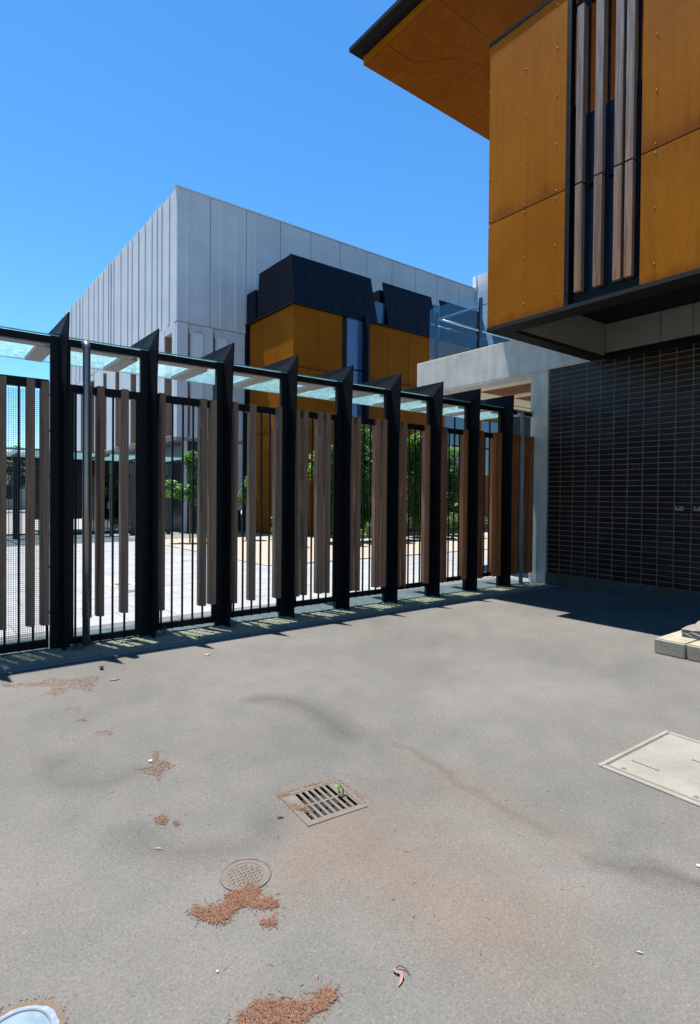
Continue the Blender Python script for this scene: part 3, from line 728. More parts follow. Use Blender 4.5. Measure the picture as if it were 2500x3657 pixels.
# left gate leaf with wire mesh
gt = empty('mesh_gate', (.3, 6.32, 0), 'black steel gate leaf with wire mesh and timber battens at the left edge', 'gate')
gx0, gx1 = -.44, px(0)-.012
G().box(gx0, gx1, 6.285, 6.335, .018, .098).add('bottom_rail', mBK, gt)
G().box(gx0, gx1, 6.285, 6.335, 2.565, 2.655).add('top_rail', mBK, gt)
G().box(gx1-.014, gx1, 6.29, 6.33, .099, 2.564).add('stile', mBK, gt)
G().box(gx0, gx0+.04, 6.29, 6.33, .099, 2.564).add('stile', mBK, gt)
ms = G()
x = gx0+.05
while x < gx1-.02: ms.box(x, x+.0030, 6.345, 6.3480, .1, 2.55); x += .020
z = .1
while z < 2.55: ms.box(gx0+.042, gx1-.04, 6.3482, 6.3510, z, z+.0030); z += .020
ms.add('wire_mesh', M('mesh_wire', (.05, .05, .055), .5, .6), gt, kind='stuff')
for xc, s_ in ((1.087, 1), (.966, 1), (.846, 0), (.728, 1), (.608, 1), (.488, 0), (.368, 0), (.248, 1), (.128, 0), (.008, 1), (-.11, 1), (-.23, 0), (-.35, 1)):
    G().box(xc-.0095, xc+.0095, 6.262, 6.2805, .02, 2.62).add('bar', mBK, gt)
    if s_: batten_geo(xc-.02, .245+random.uniform(-.01, .01), 2.632+random.uniform(-.008, .008)).add('batten', mTI, gt)
for z in (.35, .8, 1.25, 1.7, 2.15, 2.5): G().box(gx1+.0005, gx1+.0115, 6.30, 6.32, z, z+.02).add('hinge_pin', mBK, gt)

# canopy carried above the fence
cn = empty('glass_canopy', (4.8, 6.75, 3.0), 'narrow glass canopy on grey steel arms running along the fence top', 'canopy')
for k in range(-2, 9):
    xa, xb = px(k)+.186, px(k+1)-.002
    if k == 8: xb = WX-.03
    G().box(xa, xb, 6.296, 6.352, 3.015, 3.088).add('front_beam', mBK, cn)
    G().box(xa, xb, 6.3525, 6.65, 3.05, 3.075).add('edge_strip', mAL, cn)
    G().box(px(k)-.0+.187, px(k+1)+.185, 6.29, 7.60, 3.092, 3.104).add('glass_pane', mGC, cn)
    xk = px(k+1) if k < 8 else px(k)
for k in range(-2, 9):
    xl = px(k)-.06-.035*max(0, min(k, 4)); G().box(xl, xl+.170, 6.6505, 7.42, 3.048, 3.088).add('canopy_arm', mAL, cn)
    # blade passes over each arm
G().box(px(-2), px(8)+1.0, 7.601, 7.607, 3.09, 3.106).add('glass_edge', mGE, cn)
G().box(px(-2), px(8)+1.0, 6.2835, 6.2895, 3.092, 3.104).add('glass_edge', mGE, cn)

# round steel poles
def pole(x, y, lab, r, z=3.04):
    t = empty('steel_pole', (x, y, 0), lab, 'pole')
    pts = [(x, y, -.02), (x, y, 1.5), (x, y, z-.05)]+[(x, y+.06-.06*math.cos(a), z-.05+.06*math.sin(a)) for a in (.4, .8, 1.2, 1.57)]+[(x, y+.12, z+.01)]
    G().tube(pts, r, 20).add('pole_tube', M('pole_steel', (.22, .215, .21), .34, .85) if x < 3 else mSTD, t, smooth=True)
    G().tube([(x, y, -.01), (x, y, .012)], r*1.7, 20).add('base_flange', mSTD, t)
pole(1.43, 6.19, 'round stainless steel downpipe pole beside the first fence post', .036)
pole(8.62, 6.19, 'thin round steel pole near the concrete column at the far fence end', .036)

# ================================================================== FAR FENCE, GATES, CANOPY
ff = empty('rear_fence', (5, 22, 0), 'distant black fence with blade posts and gates across the court', 'fence')
k = 0
x = -6.0
while x < 4.4:
    G().box(x, x+.16, 22, 22.12, 0, 2.75).add('post', mBK, ff)
    G().prism([(x+.1, 21.9, 2.72), (x+.1, 23.2, 2.72), (x+.1, 23.2, 3.02), (x+.1, 21.9, 3.02)], (.02, 0, 0)).add('blade', mBK, ff)
    G().box(x+.16, x+.88, 22.03, 22.08, 2.25, 2.31).add('top_rail', mBK, ff); G().box(x+.16, x+.88, 22.03, 22.08, .12, .18).add('bottom_rail', mBK, ff)
    for q in range(5): G().box(x+.24+q*.13, x+.26+q*.13, 22.04, 22.06, .1, 2.25).add('bar', mBK, ff)
    x += .88
for x0, x1 in ((5.90, 6.02), (6.62, 6.82), (8.0, 8.15)): G().box(x0, x1, 22, 22.12, 0, 2.72).add('post', M('slate_paint', (.03, .04, .045), .5), ff)
G().box(4.4, 8.3, 22.02, 22.1, 2.2, 2.27).add('gate_header', mBK, ff)
G().box(4.4, 8.3, 22.02, 22.1, .1, .17).add('gate_foot', mBK, ff)
for q in range(31): G().box(4.45+q*.125, 4.468+q*.125, 22.04, 22.06, .17, 2.2).add('bar', mBK, ff)
for a, b_ in ((5.2, 5.88), (6.03, 6.6), (6.83, 7.3)): G().box(a, b_, 22.07, 22.08, .2, 2.18).add('glazed_panel', glass('gate_glass', (.16, .18, .2), .5), ff)
G().box(5.82, 5.84, 21.95, 22.0, 1.0, 1.25).add('door_handle', mST, ff)
fc = empty('rear_canopy', (4, 22, 2.8), 'distant glass canopy with dark beams along the grey building', 'canopy')
for i in range(8):
    x = -3.6+i*1.5
    G().prism([(x, 20.2, 2.92), (x+1.46, 20.2, 2.92), (x+1.46, 23.8, 2.86), (x, 23.8, 2.86)], (0, 0, .015)).add('glass_pane', mGC, fc)
    G().box(x+1.461, x+1.499, 20.2, 23.8, 2.80, 2.92).add('canopy_arm', mBK, fc)
G().box(-3.6, 8.38, 23.82, 23.95, 2.72, 2.9).add('beam', mBK, fc); G().box(-3.6, 8.38, 20.12, 20.18, 2.87, 2.93).add('beam', mAL, fc)

# background beyond the court
bgd = empty('white_warehouse', (-2, 62, 0), 'low white building seen far away through the mesh gate', 'building')
G().box(-14, 16, 62, 70, 0, 3.6).add('wall', mWW, bgd); G().box(-14.3, 16.3, 61.7, 70.3, 3.601, 3.9).add('roof', mNAVY, bgd)
for q in range(9): G().box(-12+q*3.1, -10.6+q*3.1, 61.93, 61.99, 1, 2.3).add('window', mGW, bgd)

# ================================================================== PLANTS
def leaves(g, c, n, rad, size, sun=0):
    for _ in range(n):
        while True:
            d = Vector((random.uniform(-1, 1), random.uniform(-1, 1), random.uniform(-1, 1)))
            if d.length < 1: break
        p = Vector(c)+Vector((d.x*rad[0], d.y*rad[1], d.z*rad[2]))
        s = size*random.uniform(.6, 1.25); a = random.uniform(0, 6.28)
        t = Vector((math.cos(a), math.sin(a), random.uniform(-.9, .1))).normalized(); b = t.cross(Vector((random.uniform(-.4, .4), random.uniform(-.4, .4), 1))).normalized()
        nn = t.cross(b).normalized()
        i = len(g.v)
        for u, v_, hh in ((0, 0, 0), (.35, .36, .06), (.75, .22, .04), (1, 0, -.06), (.75, -.22, .04), (.35, -.36, .06)): g.v.append(tuple(p+t*(u*s)+b*(v_*s)+nn*(hh*s)))
        g.f += [(i, i+1, i+2, i+3), (i, i+3, i+4, i+5)]
def tree(name, x, y, h, clumps, label, size=.10, stems=1, mat=None, cat='tree', group=None, tr=.03, dens=1.0):
    t = empty(name, (x, y, 0), label, cat, group)
    g = G()
    g.tube([(x, y, 0), (x+random.uniform(-.05, .05), y, h*.4), (x+random.uniform(-.1, .1), y, h*.92)], tr, 8, tr*.3)
    for (cx, cy, cz, rx_, ry_, rz_, n) in clumps:
        g.tube([(x, y, max(.1, cz-.5*h*.4)), (x+cx*.5, y+cy*.5, cz-.1), (x+cx, y+cy, cz)], tr*.4, 5, tr*.12)
    g.add('trunk', mBARK, t, smooth=True)
    g = G()
    for (cx, cy, cz, rx_, ry_, rz_, n) in clumps:
        for q in range(3):
            dx, dy, dz = (random.uniform(-.5, .5)*r for r in (rx_, ry_, rz_))
            leaves(g, (x+cx+dx, y+cy+dy, cz+dz), int(n*dens*1.8/3), (rx_*.7, ry_*.7, rz_*.7), size)
    g.add('crown', mat or mLEAF, t)
    return t
tree('young_tree', 7.15, 17.6, 3.0, [(0, 0, 2.55, .22, .3, .4, 260), (-.25, 0, 1.65, .55, .4, .28, 420), (.3, 0, 1.5, .5, .4, .35, 420), (.1, 0, 2.0, .4, .3, .3, 260), (-.5, 0, 1.85, .3, .3, .16, 90)],
     'young leafy tree with bright green leaves in front of the dark brick base', .085)
tree('young_tree', 9.15, 17.6, 2.5, [(0, 0, 2.0, .28, .3, .35, 260), (-.1, 0, 1.5, .4, .3, .35, 300), (.25, 0, 1.75, .3, .3, .35, 200)],
     'small slim tree beside the left corner of the orange cladding', .085)
for q, (x, y, h, lab) in enumerate(((9.1, 14.9, 1.9, 'sparse leafy sapling against the orange wall, leftmost of the garden row'),
        (10.9, 15.2, 3.0, 'leafy green tree behind the fourth fence bay'), (12.0, 15.2, 3.9, 'tall dense green tree behind the fifth fence bay'),
        (13.3, 15.3, 3.9, 'tall bushy green tree behind the sixth fence bay'), (15.2, 15.5, 4.0, 'tall green tree behind the seventh fence bay'), (17.0, 15.6, 3.4, 'green tree near the right end of the garden'))):
    cl_ = []
    zc = .7
    while zc < h: cl_.append((random.uniform(-.2, .2), random.uniform(-.2, .2), zc, .62 if q else .28, .5, .34, 420 if q else 110)); zc += .32
    tree('garden_tree', x, y, h, cl_, lab, .10, group='green trees in the gravel garden')
def shrub(x, y, r, h, lab, n=500, size=.06):
    t = empty('garden_shrub', (x, y, 0), lab, 'shrub', 'low shrubs in the gravel garden')
    g = G()
    for q in range(7): g.tube([(x, y, 0), (x+random.uniform(-r, r)*.6, y+random.uniform(-r, r)*.6, h*.8)], .008, 4, .003)
    g.add('stems', mBARK, t)
    g = G()
    for q in range(6): leaves(g, (x+random.uniform(-r, r)*.6, y+random.uniform(-r, r)*.6, h*random.uniform(.35, .75)), n//3, (r*.5, r*.5, h*.35), size)
    g.add('foliage', mLEAF2, t)
shrub(7.45, 17.3, .28, .5, 'small dark rounded shrub under the young tree by the brick base', 420, .05)
for x, y, lab in ((8.6, 14.3, 'pale speckled shrub at the left end of the garden'), (10.6, 13.9, 'pale speckled shrub behind the fourth fence bay'), (11.7, 13.9, 'pale speckled shrub behind the fifth fence bay'),
                  (12.9, 14.0, 'pale speckled shrub behind the sixth fence bay'), (14.2, 14.0, 'pale speckled shrub behind the seventh fence bay'), (15.4, 14.0, 'pale speckled shrub behind the eighth fence bay'), (16.7, 14.1, 'pale speckled shrub at the right end of the garden')):
    shrub(x, y, .48, .95, lab, 900, .06)
for x, y, h, lab in ((-5, 48, 5, 'distant street tree beyond the rear fence, outside the left edge'), (0, 52, 6, 'tallest distant street tree beyond the rear fence'), (3.5, 50, 4.5, 'lowest distant street tree seen through the wire mesh gate'), (7, 54, 5.5, 'distant street tree behind the first fence bay')):
    cl_ = [(random.uniform(-1.4, 1.4), random.uniform(-1, 1), h*random.uniform(.45, .85), 1.2, 1.2, .8, 260) for _ in range(6)]
    tree('street_tree', x, y, h, cl_, lab, .3, mat=mLEAF2, group='trees beyond the rear fence', tr=.12)

# pit covers set in the court
def pit(x0, x1, y0, y1, lab, ring=True):
    t = empty('pit_cover', ((x0+x1)/2, (y0+y1)/2, 0), lab, 'pit cover', 'covers set in the court paving')
    G().box(x0, x1, y0, y1, -.02, .006).add('surround', mWW, t); G().box(x0+.1, x1-.1, y0+.1, y1-.1, .0065, .012).add('lid', mRUST, t)
pit(2.68, 3.12, 9.85, 10.3, 'square rusty pit cover with white surround in the pale paving')
pit(4.95, 5.4, 12.8, 13.1, 'farther square pit cover in the pale paving')
t = empty('round_cover', (2.75, 9.28, 0), 'round rusty cover in the pale paving near the fence', 'manhole cover')
G().tube([(2.77, 9.28, -.01), (2.77, 9.28, .006)], .19, 24).add('surround', mWW, t); G().tube([(2.77, 9.28, .0065), (2.77, 9.28, .012)], .14, 24).add('lid', mRUST, t)

# ================================================================== THINGS IN THE YARD
# drain grate
dg = empty('drain_grate', (DR.x, DR.y, 0), 'square rusty iron drain grate with two rows of slots in the asphalt', 'drain')
def dbox(g, x0, x1, y0, y1, z0, z1):
    p = [drot(x0, y0), drot(x1, y0), drot(x1, y1), drot(x0, y1)]
    g.quadbox([(*q, z0) for q in p]+[(*q, z1) for q in p]); return g
fr = G(); dbox(fr, -.168, .168, .132, .15, -.004, .004); dbox(fr, -.168, .168, -.165, -.142, -.004, .004); dbox(fr, -.168, -.150, -.1415, .1315, -.004, .004); dbox(fr, .148, .168, -.1415, .1315, -.004, .004)
fr.add('frame', mRUST, dg)
gr = G(); zt = .0025
dbox(gr, -.149, .147, .122, .131, -.003, zt); dbox(gr, -.149, .147, -.1405, -.127, -.003, zt); dbox(gr, -.149, .147, -.012, .004, -.003, zt)
xr = [-.083+.0350*i for i in range(6)]            # back row: six slots
def ribs(y0, y1, cents, xa, xb):
    cur = xa
    for c_ in cents:
        if c_-.0095 > cur: dbox(gr, cur, c_-.0095, y0, y1, -.003, zt)
        cur = c_+.0095
    dbox(gr, cur, xb, y0, y1, -.003, zt)
ribs(.0045, .1215, xr, -.1485, .1465)
ribs(-.1265, -.0125, [-.119+.0350*i for i in range(8)], -.1485, .1465)
gr.add('grate_bars', mRUST, dg)
pt = G(); c_ = [drot(*p) for p in ((-.165, -.15), (.165, -.15), (.165, .15), (-.165, .15))]
i = len(pt.v); pt.v += [(*q, -.001) for q in c_]+[(*q, -.036) for q in c_]
pt.f += [(0, 1, 5, 4), (1, 2, 6, 5), (2, 3, 7, 6), (3, 0, 4, 7), (4, 5, 6, 7)]; pt.add('sump', mHOLE, dg)  # shallow black pan; its colour stands in for the shade of a deep pit
# weed growing in the drain
wd = empty('weed', (*drot(.10, -.01), 0), 'small bright green weed growing out of the drain grate', 'weed')
g = G(); wx, wy = drot(.105, -.03)
for q in range(5): g.tube([(wx, wy, -.03), (wx+random.uniform(-.02, .01), wy+random.uniform(-.01, .02), .03+q*.006), (wx+random.uniform(-.03, .02), wy+.02, .05+q*.008)], .0018, 4, .0008)
g.add('stems', mLEAF, wd)
g = G(); leaves(g, (wx-.015, wy+.015, .05), 6, (.014, .014, .018), .022); leaves(g, (wx+.015, wy, .012), 4, (.012, .012, .008), .014); g.add('leaf', leafmat('weed_leaf', (.05, .13, .02), (.08, .18, .03)), wd)

# round manhole cover
mh = empty('manhole_cover', (1.083, 2.073, 0), 'round rusty iron cover with raised chequer blocks in the asphalt', 'manhole cover')
mc = Vector((1.083, 2.073))
def ringg(c, r0, r1, z0, z1, seg=48, jit=0):
    g = G()
    for k in range(seg):
        a = 2*math.pi*k/seg; j0 = 1+random.uniform(-jit, jit); j1 = 1+random.uniform(-jit, jit)
        g.v += [(c[0]+r0*math.cos(a), c[1]+r0*math.sin(a), z1), (c[0]+r1*j1*math.cos(a), c[1]+r1*j1*math.sin(a), z1), (c[0]+r1*j1*math.cos(a), c[1]+r1*j1*math.sin(a), z0), (c[0]+r0*math.cos(a), c[1]+r0*math.sin(a), z0)]
    n = seg*4
    for k in range(seg):
        a = k*4; b = ((k+1) % seg)*4
        g.f += [(a, b, b+1, a+1), (a+1, b+1, b+2, a+2), (a+2, b+2, b+3, a+3), (a+3, b+3, b, a)]
    return g
ringg(mc, .096, .103, -.02, .005).add('rim', varied('dark_iron', (.06, .055, .055), (.12, .11, .105), 20, .5), mh)
G().tube([(mc.x, mc.y, -.02), (mc.x, mc.y, .003)], .0955, 48).add('lid', mRUST, mh)
tr_ = G()
ang = R_(38)
for i in range(-4, 5):
    for j in range(-6, 7):
        u = i*.027+(.0135 if j % 2 else 0); v_ = j*.0125
        if u*u+v_*v_ < .067**2:
            x = mc.x+u*math.cos(ang)-v_*math.sin(ang); y = mc.y+u*math.sin(ang)+v_*math.cos(ang)
            a2 = ang+random.uniform(-.15, .15)+R_(12); pts = []
            for (p, q) in ((-.0125, .001), (-.004, -.0042), (.006, -.0036), (.0125, -.001), (.004, .0042), (-.006, .0036)): pts.append((x+p*math.cos(a2)-q*math.sin(a2), y+p*math.sin(a2)+q*math.cos(a2), .003))
            tr_.prism(pts, (0, 0, .0028))
tr_.add('tread_blocks', varied('worn_iron', (.07, .066, .062), (.10, .094, .088), 30, .6), mh, kind='stuff')
ringg(mc, .072, .074, .0031, .0045).add('inner_ring', mRUST, mh)

# blue coated cover at the lower left corner
bc = empty('water_cover', (.225, 1.825, 0), 'round blue coated water cover in broken asphalt at lower left', 'cover')
cc = (.24, 1.828)
ringg(cc, .0, .131, -.01, .0012, 60, .07).add('dirt_ring', mDUST, bc)
ringg(cc, .0, .108, .0014, .003, 60, .02).add('painted_collar', mPALE, bc)
ringg(cc, .085, .090, .0031, .010, 60).add('metal_rim', mST, bc, smooth=False)
ringg(cc, .0, .0845, .0032, .0055, 60).add('lid', mBLUE, bc)

# broken asphalt lip round it
lp = G()
for k in range(46):
    a = random.uniform(-.3, 3.3); r = .133+random.uniform(-.007, .009); s_ = random.uniform(.002, .006)
    x, y = cc[0]+r*math.cos(a), cc[1]+r*math.sin(a); i = len(lp.v)
    lp.v += [(x-s_, y-s_*.6, 0), (x+s_, y-s_*.4, 0), (x+s_*.5, y+s_, 0), (x-s_*.8, y+s_*.7, 0), (x, y, s_*.8)]
    lp.f += [(i, i+1, i+4), (i+1, i+2, i+4), (i+2, i+3, i+4), (i+3, i, i+4)]
lp.add('asphalt_crumbs', varied('asphalt_crumb', (.03, .03, .03), (.08, .075, .07), 90, .9), kind='stuff', label='crumbled asphalt around the blue water cover', cat='rubble')

# concrete pit lid at the right
pl = empty('concrete_pit_lid', (3.9, 1.45, 0), 'large pale concrete pit lid with sunken joint at the right edge', 'pit lid')
A_ = Vector((3.139, 1.72)); e1 = (Vector((3.966, 1.705))-A_).normalized(); e2 = Vector((e1.y, -e1.x))
def pq(u, v_): q = A_+e1*u+e2*v_; return (q.x, q.y)
def pslab(name, u0, u1, v0, v1, z0, z1, mat):
    p = [pq(u0, v0), pq(u0, v1), pq(u1, v1), pq(u1, v0)]
    return G().quadbox([(*q, z0) for q in p]+[(*q, z1) for q in p]).add(name, mat, pl, bevel=.004)
pslab('frame_edge', 0, .83, 0, .028, -.03, .010, mLID); pslab('frame_edge', 0, .028, .0285, 1.3, -.03, .010, mLID); pslab('frame_edge', .802, .83, .0285, 1.3, -.03, .010, mLID)
mJO = varied('joint_silt', (.10, .082, .066), (.14, .115, .09), 30, .95)
pslab('dirt_joint', .0285, .8015, .0285, 1.3, -.03, .006, mJO)
for k in range(2): pslab('lid_slab', .045, .785, .045+k*.66, .69+k*.66, -.02, .011, mLID)
for k, (u, v_, L_) in enumerate(((.2, .1, .25), (.5, .3, .22))):
    p = [pq(u, v_), pq(u, v_+.004), pq(u+.006+L_*0, v_+.004), pq(u+.006, v_)]
    pslab('scratch_groove', u, u+.0025, v_, v_+L_*.6, .0112, .0114, mGV)
for u, v_ in ((.07, .12), (.07, .5)):
    x, y = pq(u, v_); G().tube([(x, y, .0112), (x, y, .013)], .012, 12).add('lifting_eye', mRUST, pl)

# kerb blocks at the right with broken stone on top
def kerb(name, x0, x1, y0, y1, z1, lab):
    t = G().box(x0, x1, y0, y1, 0, z1).add(name, mKERB); 
    bm = bmesh.new(); bm.from_mesh(t.data)
    bmesh.ops.bevel(bm, geom=[e for e in bm.edges], offset=.012, segments=3, affect='EDGES'); bm.to_mesh(t.data); bm.free()
    return tag(t, lab, 'kerb block')
kerb('kerb_block', 5.895, 7.05, 2.362, 2.655, .15, 'long pale concrete kerb block lying on the asphalt, first from the left')
kerb('kerb_block', 5.895, 6.2, 1.45, 2.354, .15, 'pale concrete kerb block continuing out of frame at the right edge')
kerb('kerb_block', 5.895, 6.2, .55, 1.442, .15, 'pale concrete kerb block outside the right edge of view')
# rough stone
bm = bmesh.new(); bmesh.ops.create_cube(bm, size=1)
bmesh.ops.subdivide_edges(bm, edges=bm.edges, cuts=7, use_grid_fill=True)
for v in bm.verts:
    v.co.x *= .9; v.co.y *= .42; v.co.z *= .09
    v.co += Vector((random.uniform(-1, 1)*.006, random.uniform(-1, 1)*.007, random.uniform(-1, 1)*.005))
    v.co.z += .004*math.sin(v.co.x*17)
me = bpy.data.meshes.new('stone_slab'); bm.to_mesh(me); bm.free(); me.materials.append(varied('rough_stone', (.10, .09, .075), (.20, .185, .165), 25, .95, .8, 90))
o = link(bpy.data.objects.new('stone_slab', me)); o.location = (6.64, 2.32, .198); o.rotation_euler = (0, R_(-1), R_(2)); tag(o, 'rough broken stone slab resting on the kerb block', 'stone')
g = G(); g.box(6.202, 7.4, .5, 2.36, 0, .11); g.add('planter_soil', mGR, kind='structure')

# ---------------------------------------------------------------- litter
def inside(p, poly):
    c = False; n = len(poly)
    for i in range(n):
        a, b_ = poly[i], poly[i-1]
        if (a[1] > p[1]) != (b_[1] > p[1]) and p[0] < (b_[0]-a[0])*(p[1]-a[1])/(b_[1]-a[1])+a[0]: c = not c
    return c
def needle(g, x, y, z, L, w_, a=None, tilt=None):
    a = random.uniform(0, 6.28) if a is None else a; tl = random.uniform(-.25, .25) if tilt is None else tilt
    bend = random.uniform(-.25, .25); px_, py_ = -math.sin(a), math.cos(a); i = len(g.v)
    for k, t in enumerate((-.5, 0, .5)):
        cx = x+math.cos(a)*L*t+px_*bend*L*(.25-t*t); cy = y+math.sin(a)*L*t+py_*bend*L*(.25-t*t); cz = max(z+L*t*tl, w_*.4)
        ww = w_*(1 if k == 1 else .5)
        g.v += [(cx-px_*ww, cy-py_*ww, cz), (cx+px_*ww, cy+py_*ww, cz), (cx, cy, cz+ww*1.3)]
    for k in range(2):
        b_ = i+k*3; g.f += [(b_, b_+3, b_+5, b_+2), (b_+1, b_+2, b_+5, b_+4), (b_, b_+1, b_+4, b_+3)]
def pile(lab, polys, n, depth=.005, L=(.009, .020), w_=.00095, edge=.25):
    n = int(n*.5)
    g = G(); gd = G()
    for poly, frac in polys:
        xs = [p[0] for p in poly]; ys_ = [p[1] for p in poly]; c = 0; cx = sum(xs)/len(xs); cy = sum(ys_)/len(ys_)
        while c < n*frac:
            p = (random.uniform(min(xs), max(xs)), random.uniform(min(ys_), max(ys_)))
            if not inside(p, poly): continue
            q = (p[0]+random.gauss(0, .004), p[1]+random.gauss(0, .004))
            if random.random() < .2: q = (p[0]+random.gauss(0, .022), p[1]+random.gauss(0, .022))
            needle(g, q[0], q[1], random.random()*depth+.0015, random.uniform(*L)*(1.7 if random.random() < .06 else 1), w_*random.uniform(.6, 1.6)); c += 1
    o = g.add('leaf_litter', mLIT, kind='stuff', label=lab, cat='leaf litter')
    return o
pile('largest drift of reddish needles just below the round manhole cover', [
    ([(0.836, 2.016), (0.859, 2.02), (0.868, 2.005), (0.88, 1.981), (0.903, 1.976), (0.942, 1.971), (0.968, 2.007), (1.0, 2.016), (1.032, 2.0), (1.068, 2.022), (1.081, 2.001), (1.088, 1.958), (1.068, 1.937), (1.05, 1.918), (1.083, 1.904), (1.11, 1.867), (1.097, 1.835), (1.065, 1.847), (1.036, 1.868), (1.015, 1.908), (0.968, 1.912), (0.935, 1.911), (0.923, 1.891), (0.89, 1.882), (0.862, 1.913), (0.842, 1.944), (0.829, 1.991)], 1)], 5200)
pile('small tuft of reddish needles right of the big drift', [([(1.001, 1.813), (1.015, 1.817), (1.027, 1.803), (1.056, 1.791), (1.048, 1.763), (1.016, 1.773), (1.001, 1.798)], 1)], 330)
pile('wide drift of reddish needles at the bottom edge of the view', [
    ([(0.76, 1.495), (0.774, 1.516), (0.808, 1.518), (0.831, 1.534), (0.883, 1.504), (0.919, 1.462), (0.962, 1.43), (0.99, 1.418), (1.003, 1.442), (1.036, 1.447), (1.05, 1.402), (1.033, 1.385), (0.984, 1.38), (0.94, 1.396), (0.917, 1.386), (0.888, 1.386), (0.863, 1.371), (0.79, 1.393), (0.737, 1.45)], 1)], 5200)
pile('round tuft of reddish needles left of the drain grate', [([(.925, 2.70), (.965, 2.70), (.975, 2.64), (.945, 2.615), (.92, 2.65)], 1)], 260)
pile('tiny tuft of reddish needles nearest the left side of the drain grate', [([(.985, 2.62), (1.01, 2.61), (.995, 2.56), (.98, 2.58)], 1)], 90)
pile('triangular patch of reddish needles in the mid left of the yard', [([(1.16, 3.42), (1.20, 3.40), (1.15, 3.30), (1.215, 3.16), (1.14, 3.13), (1.07, 3.04), (1.06, 3.12), (1.0, 3.26), (1.08, 3.22), (1.12, 3.28)], 1)], 800, .004)
pile('broad thin scatter of reddish needles by the fence on the left', [
    ([(.60, 5.42), (.66, 5.30), (.85, 5.22), (.95, 5.28), (1.12, 5.14), (1.3, 5.10), (1.22, 4.95), (1.14, 4.72), (1.02, 4.90), (.90, 4.78), (.85, 4.9), (.92, 5.02), (.85, 5.1), (.6, 5.25)], .9),
    ([(.96, 3.92), (1.05, 3.9), (1.03, 3.8), (.98, 3.82)], .04), ([(.88, 4.45), (.93, 4.5), (1.0, 4.4), (.95, 4.35)], .03), ([(.9, 4.2), (.95, 4.2), (.97, 4.1)], .03)], 2600, .003, (.008, .018), .0011, 1.2)
pile('reddish needles caught on the left corner of the drain grate', [([drot(-.17, .10), drot(-.13, .03), drot(-.075, -.01), drot(-.10, -.09), drot(-.14, -.04), drot(-.17, .02)], .75), ([drot(-.17, .15), drot(-.11, .165), drot(-.12, .14), drot(-.17, .13)], .25)], 520, .006)
pile('single reddish twigs spread thinly over the asphalt', [([(.5, 1.3), (3.2, 1.0), (2.6, 4.5), (.6, 5.3)], 1)], 330, .001, (.01, .028), .001, 0)
pile('reddish needles lying on the round manhole cover', [([(1.02, 2.03), (1.15, 2.05), (1.14, 2.1), (1.06, 2.09)], 1)], 90, .003)
pile('dry reddish needles along the foot of the kerb block', [([(5.86, 2.66), (5.89, 2.66), (5.89, 2.1), (5.85, 2.1)], 1)], 300, .004)
pile('thin line of reddish needles along the back edge of the drain grate', [([drot(-.18, .150), drot(.175, .150), drot(.175, .168), drot(-.18, .175)], .7), ([drot(.168, .15), drot(.19, .15), drot(.185, -.12), drot(.168, -.14)], .3)], 420, .003)
# scattered pale grit stones
g = G()
for _ in range(1500):
    x = random.uniform(.2, 6.5); y = random.uniform(.6, 5.5); r = random.uniform(.0012, .0035)*(1 if random.random() < .95 else 1.8); i = len(g.v)
    for k in range(5):
        a = k*1.257+random.uniform(-.3, .3); g.v.append((x+r*math.cos(a), y+r*math.sin(a), 0.0005))
    g.v.append((x, y, r*.9))
    for k in range(5): g.f.append((i+k, i+(k+1) % 5, i+5))
g.add('loose_grit', varied('grit', (.13, .12, .10), (.26, .25, .23), 40, .8), kind='stuff', label='tiny pale stones scattered over the asphalt yard', cat='grit')
# individual bits
def strip(name, pts, w_, mat, lab, cat, lift=.012):
    g = G(); n = len(pts)
    for k, (x, y) in enumerate(pts):
        a, b_ = pts[max(k-1, 0)], pts[min(k+1, n-1)]; dx, dy = b_[0]-a[0], b_[1]-a[1]; L = math.hypot(dx, dy) or 1; t = k/(n-1)
        ww = w_*math.sin(math.pi*(.12+.8*t)); z = .002+lift*math.sin(math.pi*t)*(.6+.4*math.sin(k*2.1))
        g.v += [(x-dy/L*ww, y+dx/L*ww, z+.003), (x+dy/L*ww, y-dx/L*ww, z+.0035), (x, y, z)]
    for k in range(n-1):
        i = k*3; g.f += [(i, i+3, i+5, i+2), (i+2, i+5, i+4, i+1), (i, i+1, i+4, i+3)]
    return tag(g.add(name, mat), lab, cat)
strip('curled_leaf', [(1.250, 1.366), (1.243, 1.355), (1.247, 1.343), (1.252, 1.333), (1.245, 1.322), (1.232, 1.312), (1.215, 1.306)], .0065, mPINK, 'curled pinkish dry leaf lying on the asphalt near the bottom', 'leaf')
strip('dark_leaf_stalk', [(1.255, 1.362), (1.268, 1.355), (1.277, 1.34), (1.275, 1.32), (1.268, 1.305)], .0018, mLITD, 'thin dark curved stalk beside the curled pink leaf', 'twig')
strip('white_stick', [(1.953, .922), (1.958, .912), (1.962, .902)], .003, mWW, 'tiny white stick on the asphalt at lower right', 'stick', .002)
strip('straw_twig', [(.842, 2.463), (.86, 2.45), (.875, 2.437)], .0022, varied('straw', (.35, .33, .18), (.42, .4, .25), 30, .7), 'pale green twig on the asphalt above the round cover', 'twig', .003)
strip('dry_leaf', [(2.262, 5.15), (2.278, 5.18), (2.29, 5.21)], .03, mPINK, 'small pale pink leaf on the asphalt near the second fence bay', 'leaf', .01)
strip('brown_leaf', [(1.32, 4.93), (1.36, 4.915), (1.40, 4.93)], .014, mPINK, 'narrow dry leaf beside the scattered needles near the fence', 'leaf', .006)
strip('brown_leaf', [(1.72, 6.12), (1.80, 6.13), (1.87, 6.12), (1.93, 6.14)], .03, mREV, 'brown dead leaves caught under the fence rail', 'leaf', .03)
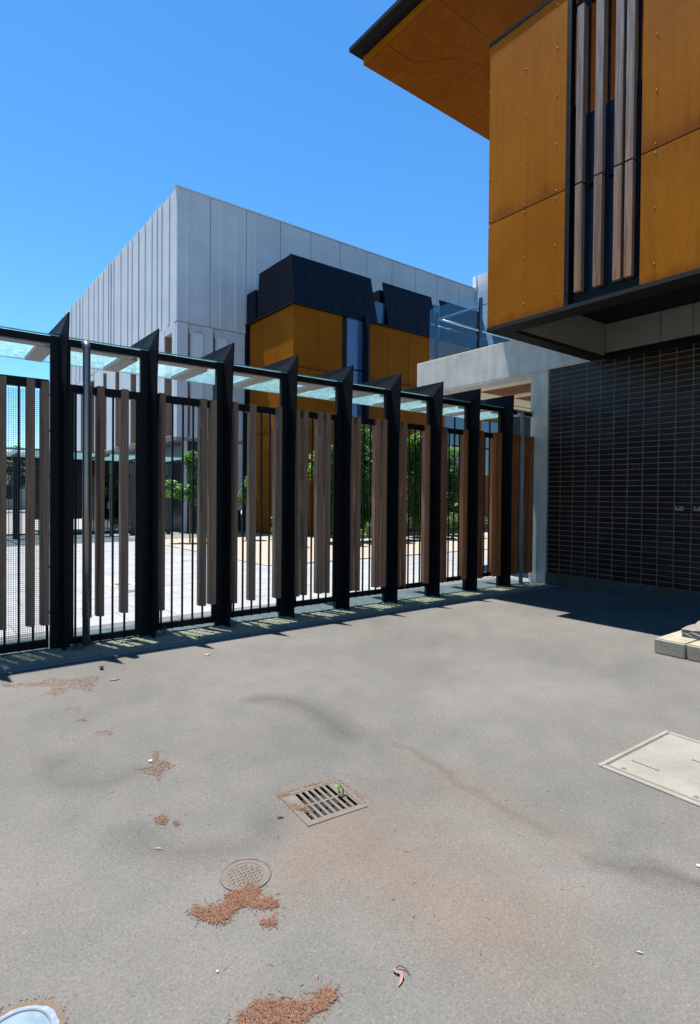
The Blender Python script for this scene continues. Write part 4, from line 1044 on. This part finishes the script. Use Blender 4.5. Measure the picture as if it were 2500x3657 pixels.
strip('brown_leaf', [(1.28, 6.13), (1.34, 6.1), (1.40, 6.13)], .035, mLITD, 'dark curled dead leaf at the base of the steel pole', 'leaf', .03)
strip('grey_leaf', [(8.55, 3.73), (8.62, 3.68), (8.68, 3.62)], .03, mDUST, 'grey dry leaf lying in the dark shade by the brick wall', 'leaf', .02)
t = empty('bottle_cap', (1.349, 5.287, 0), 'small dark blue bottle stopper standing on the asphalt by the needles', 'cap')
G().tube([(1.349, 5.287, 0), (1.349, 5.287, .022)], .013, 14).add('cap_body', M('dark_plastic', (.02, .03, .05), .3), t); G().tube([(1.349, 5.287, .0221), (1.349, 5.287, .032)], .021, 14).add('cap_top', M('blue_plastic', (.05, .08, .12), .25), t)
def pebble(x, y, r, mat, lab, cat='pebble'):
    bm = bmesh.new(); bmesh.ops.create_icosphere(bm, subdivisions=2, radius=r)
    for v in bm.verts: v.co *= random.uniform(.85, 1.1); v.co.z *= .6
    me = bpy.data.meshes.new('pebble'); bm.to_mesh(me); bm.free(); me.materials.append(mat)
    for p in me.polygons: p.use_smooth = True
    o = link(bpy.data.objects.new('pebble', me)); o.location = (x, y, r*.45); tag(o, lab, cat)
mWS = M('white_stone', (.38, .38, .36), .6); mDS = M('dark_stone', (.02, .02, .022), .6)
pebble(1.106, 3.288, .013, mWS, 'white pebble on top of the triangular needle patch')
pebble(2.62, .985, .009, mWS, 'cream pebble on the dark stain at the right')
pebble(1.402, 2.348, .009, mDS, 'black bean shaped lump left of the drain grate', 'lump')
pebble(1.415, 2.340, .007, mDS, 'smaller black lump touching the bean shaped one left of the drain', 'lump')
pebble(.79, 1.70, .006, varied('yellow_stone', (.26, .23, .12), (.3, .27, .15), 10, .6), 'yellowish pebble in the asphalt left of the bottom needle drift')
for k, (x, y) in enumerate(((2.22, 6.20), (3.02, 6.14))):
    t = empty('seedling', (x, y, 0), ('tiny seedling weed at the foot of the second fence post', 'tiny seedling weed at the foot of the third fence post')[k], 'weed')
    g = G()
    for q in range(5): g.tube([(x, y, 0), (x+random.uniform(-.04, .06), y+random.uniform(-.02, .02), random.uniform(.05, .12))], .0015, 4)
    g.add('stems', mLITD, t); g = G(); leaves(g, (x+.01, y, .08), 12, (.06, .03, .05), .022); g.add('leaf', mLEAF2, t)
